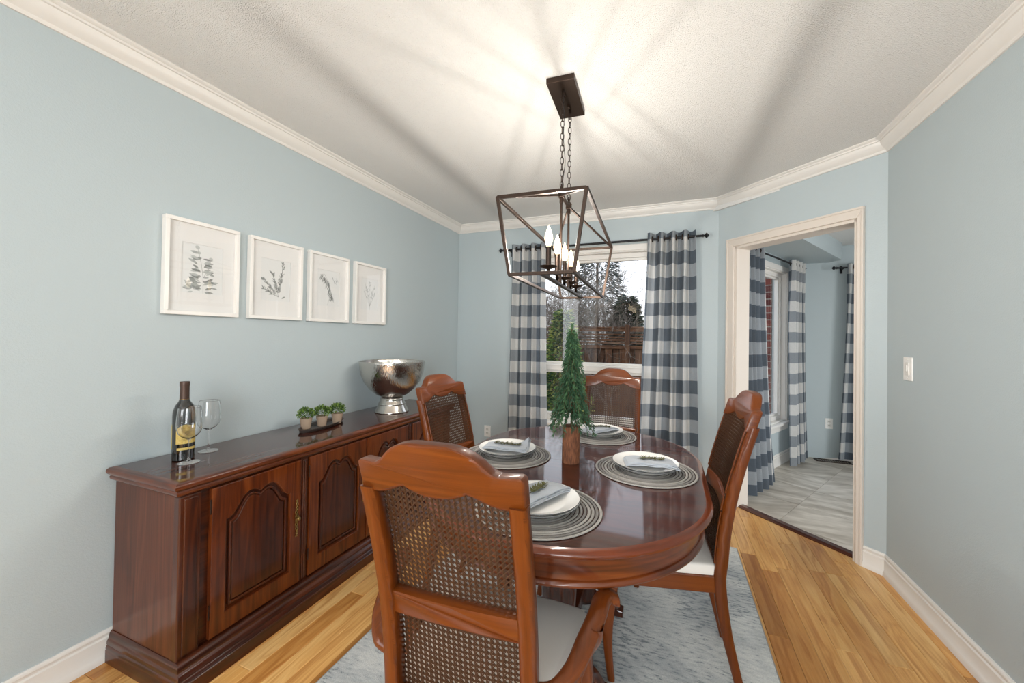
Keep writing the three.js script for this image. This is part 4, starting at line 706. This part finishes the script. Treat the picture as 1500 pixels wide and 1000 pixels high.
// ---------------------------------------------------------------- things on the sideboard
{
  const b = thing('wine_bottle', 'dark red wine bottle with ochre label and brown capsule', 'bottle', [-1.9, SBT, -1.0], 0.62);
  part('bottle_glass', lathe([[0, 0.004], [0.025, 0.002], [0.036, 0.001], [0.0385, 0.005], [0.0385, 0.185], [0.037, 0.205], [0.03, 0.228], [0.02, 0.243], [0.0155, 0.255], [0.0148, 0.31], [0.016, 0.312], [0.016, 0.322], [0.011, 0.323], [0.0, 0.323]], 48), std({ color: 0x0b0d0b, roughness: 0.06, clearcoat: 1, clearcoatRoughness: 0.02 }), b);
  part('capsule', lathe([[0.0155, 0.248], [0.0162, 0.25], [0.0158, 0.306], [0.0172, 0.309], [0.0172, 0.324], [0.0155, 0.3265], [0, 0.3265]], 36), std({ color: 0x4d3a31, roughness: 0.4, metalness: 0.35 }), b, 'brown foil capsule');
  part('capsule_band', lathe([[0.0166, 0.252], [0.0166, 0.254]], 36), M.brass, b);
  const lab = (c0, c1, y0, y1, fn) => { const bb = new GB(), n = 24, r = 0.0389; for (let i = 0; i < n; i++) { const u0 = i / n, u1 = (i + 1) / n, P = (u, top) => { const a = lerp(c0, c1, u), y = top ? fn(u) : y0; return V(Math.sin(a) * r, y, Math.cos(a) * r); }; bb.quad(P(u0, 0), P(u1, 0), P(u1, 1), P(u0, 1), [u0, 0], [u1, 0], [u1, 1], [u0, 1]); } return bb.geo(1.5); };
  const c = document.createElement('canvas'); c.width = 256; c.height = 256; const x = c.getContext('2d'); x.fillStyle = '#c9ae5c'; x.fillRect(0, 0, 256, 256);
  for (let i = 0; i < 500; i++) { x.globalAlpha = 0.14; x.fillStyle = rnd() < 0.5 ? '#a8863a' : '#e2cf8e'; x.beginPath(); x.ellipse(rr(0, 256), rr(0, 256), rr(4, 22), rr(3, 12), rr(0, 3), 0, 7); x.fill(); }
  x.globalAlpha = 1; x.strokeStyle = '#4f4326'; x.lineWidth = 6; x.beginPath(); x.arc(128, 118, 22, 0.7, 5.4); x.stroke(); x.fillStyle = '#8a7440'; for (let i = 0; i < 4; i++) x.fillRect(60 + i * 6, 160 + i * 14, 136 - i * 12, 4);
  const lt = new THREE.CanvasTexture(c); lt.colorSpace = THREE.SRGBColorSpace; const lm = std({ map: lt, roughness: 0.6 });
  part('label', lab(-0.2, 1.75, 0.072, 0.16, (u) => 0.135 + 0.012 * Math.sin(u * 5) + 0.03 * u * u), lm, b, 'ochre paper label');
  part('label', lab(-0.1, 1.6, 0.046, 0.058, () => 0.056), lm, b, 'narrow ochre label strip');
  part('label', lab(-1.5, -0.75, 0.05, 0.16, () => 0.15), std({ color: 0xc9b878, roughness: 0.6 }), b, 'pale back label');
}
const glassProf = [[0, 0.0045], [0.0085, 0.0075], [0.0055, 0.012], [0.0035, 0.03], [0.0034, 0.085], [0.005, 0.094], [0.013, 0.1], [0.026, 0.108], [0.037, 0.122], [0.0425, 0.142], [0.0435, 0.16], [0.0415, 0.19], [0.0375, 0.226], [0.0367, 0.2275], [0.036, 0.226], [0.04, 0.19], [0.042, 0.16], [0.041, 0.142], [0.0358, 0.1232], [0.025, 0.1098], [0.012, 0.1022], [0, 0.1005]];
const footProf = [[0, 0], [0.036, 0.0005], [0.0365, 0.0018], [0.03, 0.003], [0.016, 0.0052], [0, 0.0072]];
const solidGlass = std({ color: 0xffffff, roughness: 0, transmission: 1, thickness: 0.004, ior: 1.45 }), footGlass = std({ color: 0xf2f4f4, roughness: 0.04, transmission: 0.72, thickness: 0, ior: 1.5 });
[['wine glass in front of the bottle', [-1.828, -0.982]], ['wine glass beside the bottle, nearer the wall', [-1.93, -1.112]]].forEach(([l, [x, z]]) => {
  const g = thing('wine_glass', 'clear stemmed empty ' + l, 'wine glass', [x, SBT + 0.0004, z], 0, 'stemmed wine glasses');
  part('glass_bowl', lathe(glassProf, 56), solidGlass, g); part('glass_foot', lathe(footProf, 48), footGlass, g);
});
{
  const t = thing('oval_tray', 'dark oval tray under three little potted plants', 'tray', [-1.868, SBT, -1.668], 0.2, null);
  const o = []; for (let i = 0; i < 64; i++) { const a = i / 64 * Math.PI * 2; o.push({ x: Math.cos(a) * 0.058, z: Math.sin(a) * 0.165, nx: Math.cos(a), nz: Math.sin(a) * 0.9 }); }
  part('tray_bowl', merge(sweep(o, [[-0.006, 0], [0, 0.001], [0.008, 0.016], [0.009, 0.018], [0.006, 0.018], [-0.002, 0.004], [-0.006, 0.0035]], 1.2, true), new THREE.CylinderGeometry(1, 1, 0.004, 48).scale(0.056, 1, 0.163).translate(0, 0.0021, 0)), std({ color: 0x4e4642, roughness: 0.45, metalness: 0.2 }), t);
  const pot = std({ color: 0xb49c86, roughness: 0.9, bumpMap: rep(T.paint, 2, 2), bumpScale: 0.002 }), leafM = [0x587532, 0x385626, 0x7c9843].map((c) => std({ color: c, roughness: 0.65, side: THREE.DoubleSide }));
  [[-1.89, -1.578, 'first in line from the wine bottle'], [-1.867, -1.664, 'in the middle of the tray'], [-1.848, -1.755, 'closest to the silver bowl']].forEach(([x, z, l]) => {
    const p = thing('potted_boxwood', 'tiny round boxwood in a clay pot, ' + l, 'potted plant', [x, SBT + 0.0044, z], rr(0, 6), 'potted boxwoods on the tray');
    part('pot', lathe([[0, 0], [0.021, 0], [0.0225, 0.002], [0.029, 0.044], [0.0305, 0.045], [0.031, 0.06], [0.0285, 0.06], [0.0275, 0.045], [0, 0.045]], 32), pot, p, 'pale clay pot');
    const bs = [new GB(), new GB(), new GB()];
    for (let i = 0; i < 620; i++) { const d = rdir(); if (d.y < -0.55) d.y *= -0.6; d.normalize(); const r = rr(0.022, 0.042), at = V(d.x * r, 0.082 + d.y * r * 0.82, d.z * r), q = d.clone().addScaledVector(rdir(), 0.7).normalize(); leafQuad(bs[i % 3], at, q, new THREE.Vector3().crossVectors(q, rdir()).normalize(), rr(0.008, 0.014), 0.007, 0.1); }
    bs.forEach((b, i) => part('leaves', b.geo(), leafM[i], p).userData.kind = 'stuff');
  });
}
{
  const b = thing('silver_bowl', 'large hammered silver pedestal bowl at the sideboard end', 'bowl', [-1.812, SBT, -2.2]);
  part('bowl', lathe([[0, 0.1], [0.06, 0.102], [0.105, 0.122], [0.15, 0.158], [0.19, 0.212], [0.212, 0.27], [0.22, 0.33], [0.222, 0.352], [0.219, 0.354], [0.216, 0.35], [0.214, 0.33], [0.205, 0.27], [0.183, 0.214], [0.144, 0.163], [0.1, 0.128], [0, 0.108]], 72), M.silver, b);
  part('foot', lathe([[0, 0], [0.113, 0], [0.115, 0.004], [0.112, 0.01], [0.098, 0.035], [0.093, 0.05], [0.09, 0.052], [0.094, 0.056], [0.09, 0.062], [0.082, 0.075], [0.077, 0.084], [0.08, 0.09], [0.077, 0.102], [0.06, 0.106], [0, 0.106]], 56), M.silverPlain, b);
}

// ---------------------------------------------------------------- lantern chandelier with five candle bulbs
{
  const c = thing('chandelier', 'bronze open cage chandelier with five lit candle bulbs', 'chandelier', [-0.464, 0, -1.795], 0.043);
  const zT = 0.465, zB = 0.445, xT = 0.169, xB = 0.124, yT = 1.822, yB = 1.53, yR = 1.937, w = 0.0125;
  const TC = [[-xT, yT, zT], [xT, yT, zT], [xT, yT, -zT], [-xT, yT, -zT]], BC = [[-xB, yB, zB], [xB, yB, zB], [xB, yB, -zB], [-xB, yB, -zB]];
  const rA = 0.118, rB = -0.045; // rods, towards the camera and towards the window
  for (let i = 0; i < 4; i++) { part('cage_bar', bar(TC[i], TC[(i + 1) % 4], w), M.bronze, c); part('cage_bar', bar(BC[i], BC[(i + 1) % 4], w), M.bronze, c); part('cage_post', bar(TC[i], BC[i], w), M.bronze, c); }
  part('ridge_bar', bar([0, yR, rA], [0, yR, rB], w), M.bronze, c);
  for (const [i, z] of [[0, rA], [1, rA], [2, rB], [3, rB]]) part('hip_bar', bar([0, yR, z], TC[i], 0.009), M.bronze, c);
  part('candle_bar', bar([0, yB, zB], [0, yB, -zB], 0.018, 0.01), M.bronze, c);
  for (const z of [rA, rB]) {
    part('rod', merge(cyl(0.0055, 0.0055, yR - yB, 0, yB, z, 10), cyl(0.009, 0.009, 0.02, 0, yR - 0.035, z, 12)), M.bronze, c);
    part('ridge_block', merge(rbox(0.026, 0.026, 0.026, 0.003, 0, yR, z), cyl(0.016, 0.006, 0.012, 0, yR + 0.012, z, 16), cyl(0.006, 0.004, 0.03, 0, yR + 0.02, z, 10)), M.bronze, c);
  }
  // canopy, chains, feed wire
  const cz = 0.037;
  part('canopy', rbox(0.125, 0.026, 0.29, 0.003, 0, CEIL - 0.013, cz), M.bronze, c);
  for (const z of [cz + 0.05, cz - 0.05]) part('canopy_screw', lathe([[0, -0.012], [0.006, -0.01], [0.006, 0]], 12).translate(0, CEIL - 0.026, z), M.bronze, c);
  const link = new THREE.TubeGeometry(new THREE.CatmullRomCurve3(Array.from({ length: 16 }, (_, i) => { const a = i / 16 * Math.PI * 2; return V(Math.cos(a) * 0.0075, Math.sign(Math.sin(a)) * (Math.abs(Math.sin(a)) ** 0.8) * 0.0165, 0); }), true), 24, 0.0017, 6, true);
  for (const z of [rA, rB]) {
    part('chain_hook', merge(cyl(0.008, 0.005, 0.016, 0, CEIL - 0.042, z, 12), cyl(0.003, 0.003, 0.03, 0, CEIL - 0.072, z, 8)), M.bronze, c);
    const y1 = CEIL - 0.07, y0 = yR + 0.045, n = Math.round((y1 - y0) / 0.0275);
    for (let k = 0; k <= n; k++) { const m = part('chain_link', link, M.bronze, c); m.position.set(0, lerp(y1, y0, k / n), z); m.rotation.y = (k % 2 ? Math.PI / 2 : 0) + 0.5; }
  }
  part('feed_wire', tube([[0, CEIL - 0.05, rA], [0.008, 2.3, rA + 0.004], [0.004, 2.2, rA - 0.006], [0.014, 2.08, rA], [0.008, 2.02, rA + 0.004], [0, yR + 0.03, rA]], 0.0016, 40, 6), M.black, c);
  const bulbMat = std({ color: 0xffe8c8, emissive: new THREE.Color(1.0, 0.82, 0.55), emissiveIntensity: 3.2, roughness: 0.2 });
  [0.335, 0.185, 0.035, -0.115, -0.265].forEach((z, i) => {
    const y = yB + 0.005;
    part('candle_cup', lathe([[0, 0.028], [0.006, 0.03], [0.006, 0], [0.007, 0.028], [0.034, 0.038], [0.0355, 0.041], [0.033, 0.0415], [0.008, 0.034], [0, 0.034]], 28).translate(0, y, z), M.bronze, c);
    part('candle_sleeve', cyl(0.0105, 0.0105, 0.085, 0, y + 0.034, z, 18), M.bronze, c);
    part('candle_bulb', lathe([[0, 0], [0.008, 0.0005], [0.009, 0.004], [0.0135, 0.016], [0.0165, 0.03], [0.0155, 0.044], [0.0105, 0.06], [0.0045, 0.078], [0.0015, 0.086], [0, 0.087]], 24).translate(0, y + 0.119, z), bulbMat, c, 'glowing flame-shaped bulb');
    const l = new THREE.PointLight(new THREE.Color(1.0, 0.94, 0.86), BULB, 0, 2); l.shadow.radius = 0.55; l.position.set(0, y + 0.119 + 0.036, z); l.name = 'candle_light'; c.add(l);
  });
}

// ---------------------------------------------------------------- garden behind the windows
const GY = -0.42;
{
  const soil = std({ roughness: 1, map: rep(tex(512, 512, (u, v) => { const q = fbm(u * 12, v * 12, 5), s = N2(u * 120, v * 120); return mix3(mix3([84, 78, 48], [126, 104, 74], clamp(0.5 + q)), [168, 132, 88], s > 0.55 ? 0.6 : 0); }), 0.1, 0.1) });
  const lawn = span(-30, 30, GY - 0.2, GY, -45, -3.75); metreUV(lawn, 'z', [0, 0]);
  struct('ground', lawn, soil, 'leaf strewn brown lawn outside', 'ground');
  // board fence with a slatted top
  const bt = woodTex([70, 49, 37], [116, 86, 66], [150, 118, 94], 5, 0.9, 0.3, 0.5, 256, 512), fm = ['#ffffff', '#d9cabb', '#f0dcc8', '#b9a594'].map((c) => std({ map: bt, color: c, roughness: 0.95 }));
  const f = thing('board_fence', 'weathered brown board fence with slatted top behind the garden', 'fence', [0, GY, -8.3]), x0 = -5.6, x1 = 3.4;
  const bg = [0, 1, 2].map(() => metreUV(rbox(0.138, 1.5, 0.02, 0.003, 0, 0.8, 0, 1), 'y')), pg = metreUV(rbox(0.1, 2.0, 0.1, 0.006, 0, 1.0, 0, 1), 'y');
  let k = 0; for (let x = x0; x < x1; x += 0.152, k++) part('fence_board', bg[k % 3], fm[Math.floor(rnd() * 4)], f).position.set(x, 0, k % 2 ? 0.022 : -0.022);
  for (let x = x0 + 0.4; x < x1; x += 2.2) part('fence_post', pg, fm[1], f).position.set(x, 0, 0.06);
  for (const y of [0.35, 1.5, 1.86]) part('fence_rail', metreUV(span(x0, x1, y, y + 0.07, 0.02, 0.06, 0.004), 'x'), fm[2], f);
  for (let y = 1.6; y < 1.84; y += 0.06) part('fence_slat', metreUV(span(x0, x1, y, y + 0.035, -0.01, 0.01, 0.003), 'x'), fm[Math.floor(rnd() * 4)], f);
  part('fence_cap', metreUV(span(x0, x1, 1.93, 1.96, -0.03, 0.08, 0.004), 'x'), fm[2], f);

  const barkM = std({ color: 0x857b70, roughness: 1 }), bark2 = std({ color: 0x6b6056, roughness: 1 });
  function branches(b, p, d, len, r, depth, spread, up) {
    const segs = 2; let a = p.clone(), dir = d.clone();
    for (let s = 0; s < segs; s++) {
      dir.addScaledVector(rdir(), 0.16).add(V(0, up, 0)).normalize(); const e = a.clone().addScaledVector(dir, len / segs), r1 = r * (1 - 0.3 * (s + 1) / segs);
      const x = new THREE.Vector3().crossVectors(dir, V(0.31, 0.2, 0.93)).normalize(), y = new THREE.Vector3().crossVectors(dir, x), R = (c, q, i) => c.clone().addScaledVector(x, Math.cos(i * 2.0944) * q).addScaledVector(y, Math.sin(i * 2.0944) * q);
      for (let i = 0; i < 3; i++) b.quad(R(a, r, i), R(a, r, i + 1), R(e, r1, i + 1), R(e, r1, i)); a = e; r = r1;
    }
    if (depth <= 0) return; const n = 2 + Math.floor(rnd() * 2.2);
    for (let i = 0; i < n; i++) branches(b, p.clone().lerp(a, rr(0.45, 1)), dir.clone().addScaledVector(rdir(), spread).normalize(), len * rr(0.6, 0.82), Math.max(0.0032, r * rr(0.56, 0.76)), depth - 1, spread, up);
  }
  const bare = (name, label, x, z, len, r, depth, spread, stems, up, m, group) => { const t = thing(name, label, name === 'bare_tree' ? 'tree' : 'shrub', [x, GY, z], 0, group); for (let s = 0; s < stems; s++) { const b = new GB(); branches(b, V(stems > 1 ? rr(-0.4, 0.4) : 0, -0.02, stems > 1 ? rr(-0.2, 0.2) : 0), V(rr(-0.3, 0.3), 1, rr(-0.2, 0.2)).normalize(), len, r, depth, spread, up); part('branches', b.geo(), m, t); } return t; };
  [[-0.62, -10.6, 1.7, 'slim leafless tree beside the curtain above the fence'], [-1.05, -11.8, 1.9, 'tall leafless tree between pine and curtain'], [-1.9, -11.2, 1.9, 'leafless tree behind the blue-grey spruce'], [-2.5, -10.2, 1.6, 'leafless tree above the cedar shrubs']].forEach(([x, z, l, lab], i) => bare('bare_tree', lab, x, z, l, i < 2 ? 0.035 : 0.05, i < 2 ? 5 : 6, 0.72, 1, 0.06, i % 2 ? bark2 : barkM, 'bare trees behind the fence'));
  [[-1.75, -9.2, 'thicket of bare twigs left of the pine'], [-2.2, -8.95, 'thicket of bare twigs above the fence middle'], [-2.9, -9.1, 'thicket of bare twigs above the cedar'], [-1.35, -7.75, 'low bare shrub before the fence boards'], [-2.05, -7.5, 'low bare shrub beside the dark cedar']].forEach(([x, z, lab], i) => bare('bare_shrub', lab, x, z, i < 3 ? 1.3 : 0.6, i < 3 ? 0.03 : 0.018, i < 3 ? 5 : 4, 0.75, i < 3 ? 15 : 6, 0.05, i % 2 ? barkM : bark2, 'bare shrubs by the fence'));
  function conifer(name, label, x, z, h, R, n, col, len, wid, droop) {
    const t = thing(name, label, 'evergreen', [x, GY, z]); part('trunk', cyl(0.05 * R, 0.015, h, 0, -0.02, 0, 8), bark2, t);
    const bs = col.map(() => new GB());
    for (let i = 0; i < n; i++) { const f = Math.pow(rnd(), 0.8), y = h * lerp(0.1, 0.98, f), a = rr(0, 6.283), rad = R * (1 - f * 0.88) * Math.sqrt(rr(0.12, 1)), d = V(Math.cos(a), -droop + rr(-0.4, 0.4), Math.sin(a)).normalize(); leafQuad(bs[i % bs.length], V(Math.cos(a) * rad, y + rr(-0.05, 0.05), Math.sin(a) * rad), d, new THREE.Vector3().crossVectors(d, rdir()).normalize(), len * rr(0.6, 1.3), wid, 0.12); }
    bs.forEach((b, i) => part('foliage', b.geo(), std({ color: col[i], roughness: 0.8, side: THREE.DoubleSide }), t).userData.kind = 'stuff'); return t;
  }
  conifer('cedar_shrub', 'bushy yellow-green cedar shrub close to the garden window', -1.5, -5.7, 2.15, 0.55, 4200, [0x3f5b2a, 0x6f8a3a, 0x2b4422, 0xa3a55a], 0.09, 0.035, 0.1);
  conifer('cedar_shrub', 'dark green cedar shrub beside the board fence', -2.5, -6.9, 2.3, 0.6, 4200, [0x30472a, 0x4f6b38, 0x25391f], 0.09, 0.035, 0.1);
  conifer('blue_spruce', 'blue-grey spruce hanging over the board fence', -1.8, -10.3, 5.6, 1.2, 4600, [0x3f4c4c, 0x364243, 0x4f5d5c], 0.16, 0.03, 0.35);
  conifer('dark_pine', 'dark green pine behind the board fence', -0.95, -9.6, 2.75, 0.85, 5200, [0x2d3826, 0x39452c, 0x232c20], 0.17, 0.04, 0.2);
}

scene.traverse((m) => { if (m.isMesh) { m.castShadow = true; m.receiveShadow = true; } if (m.isPointLight) m.castShadow = true; });
renderer.render(scene, camera);
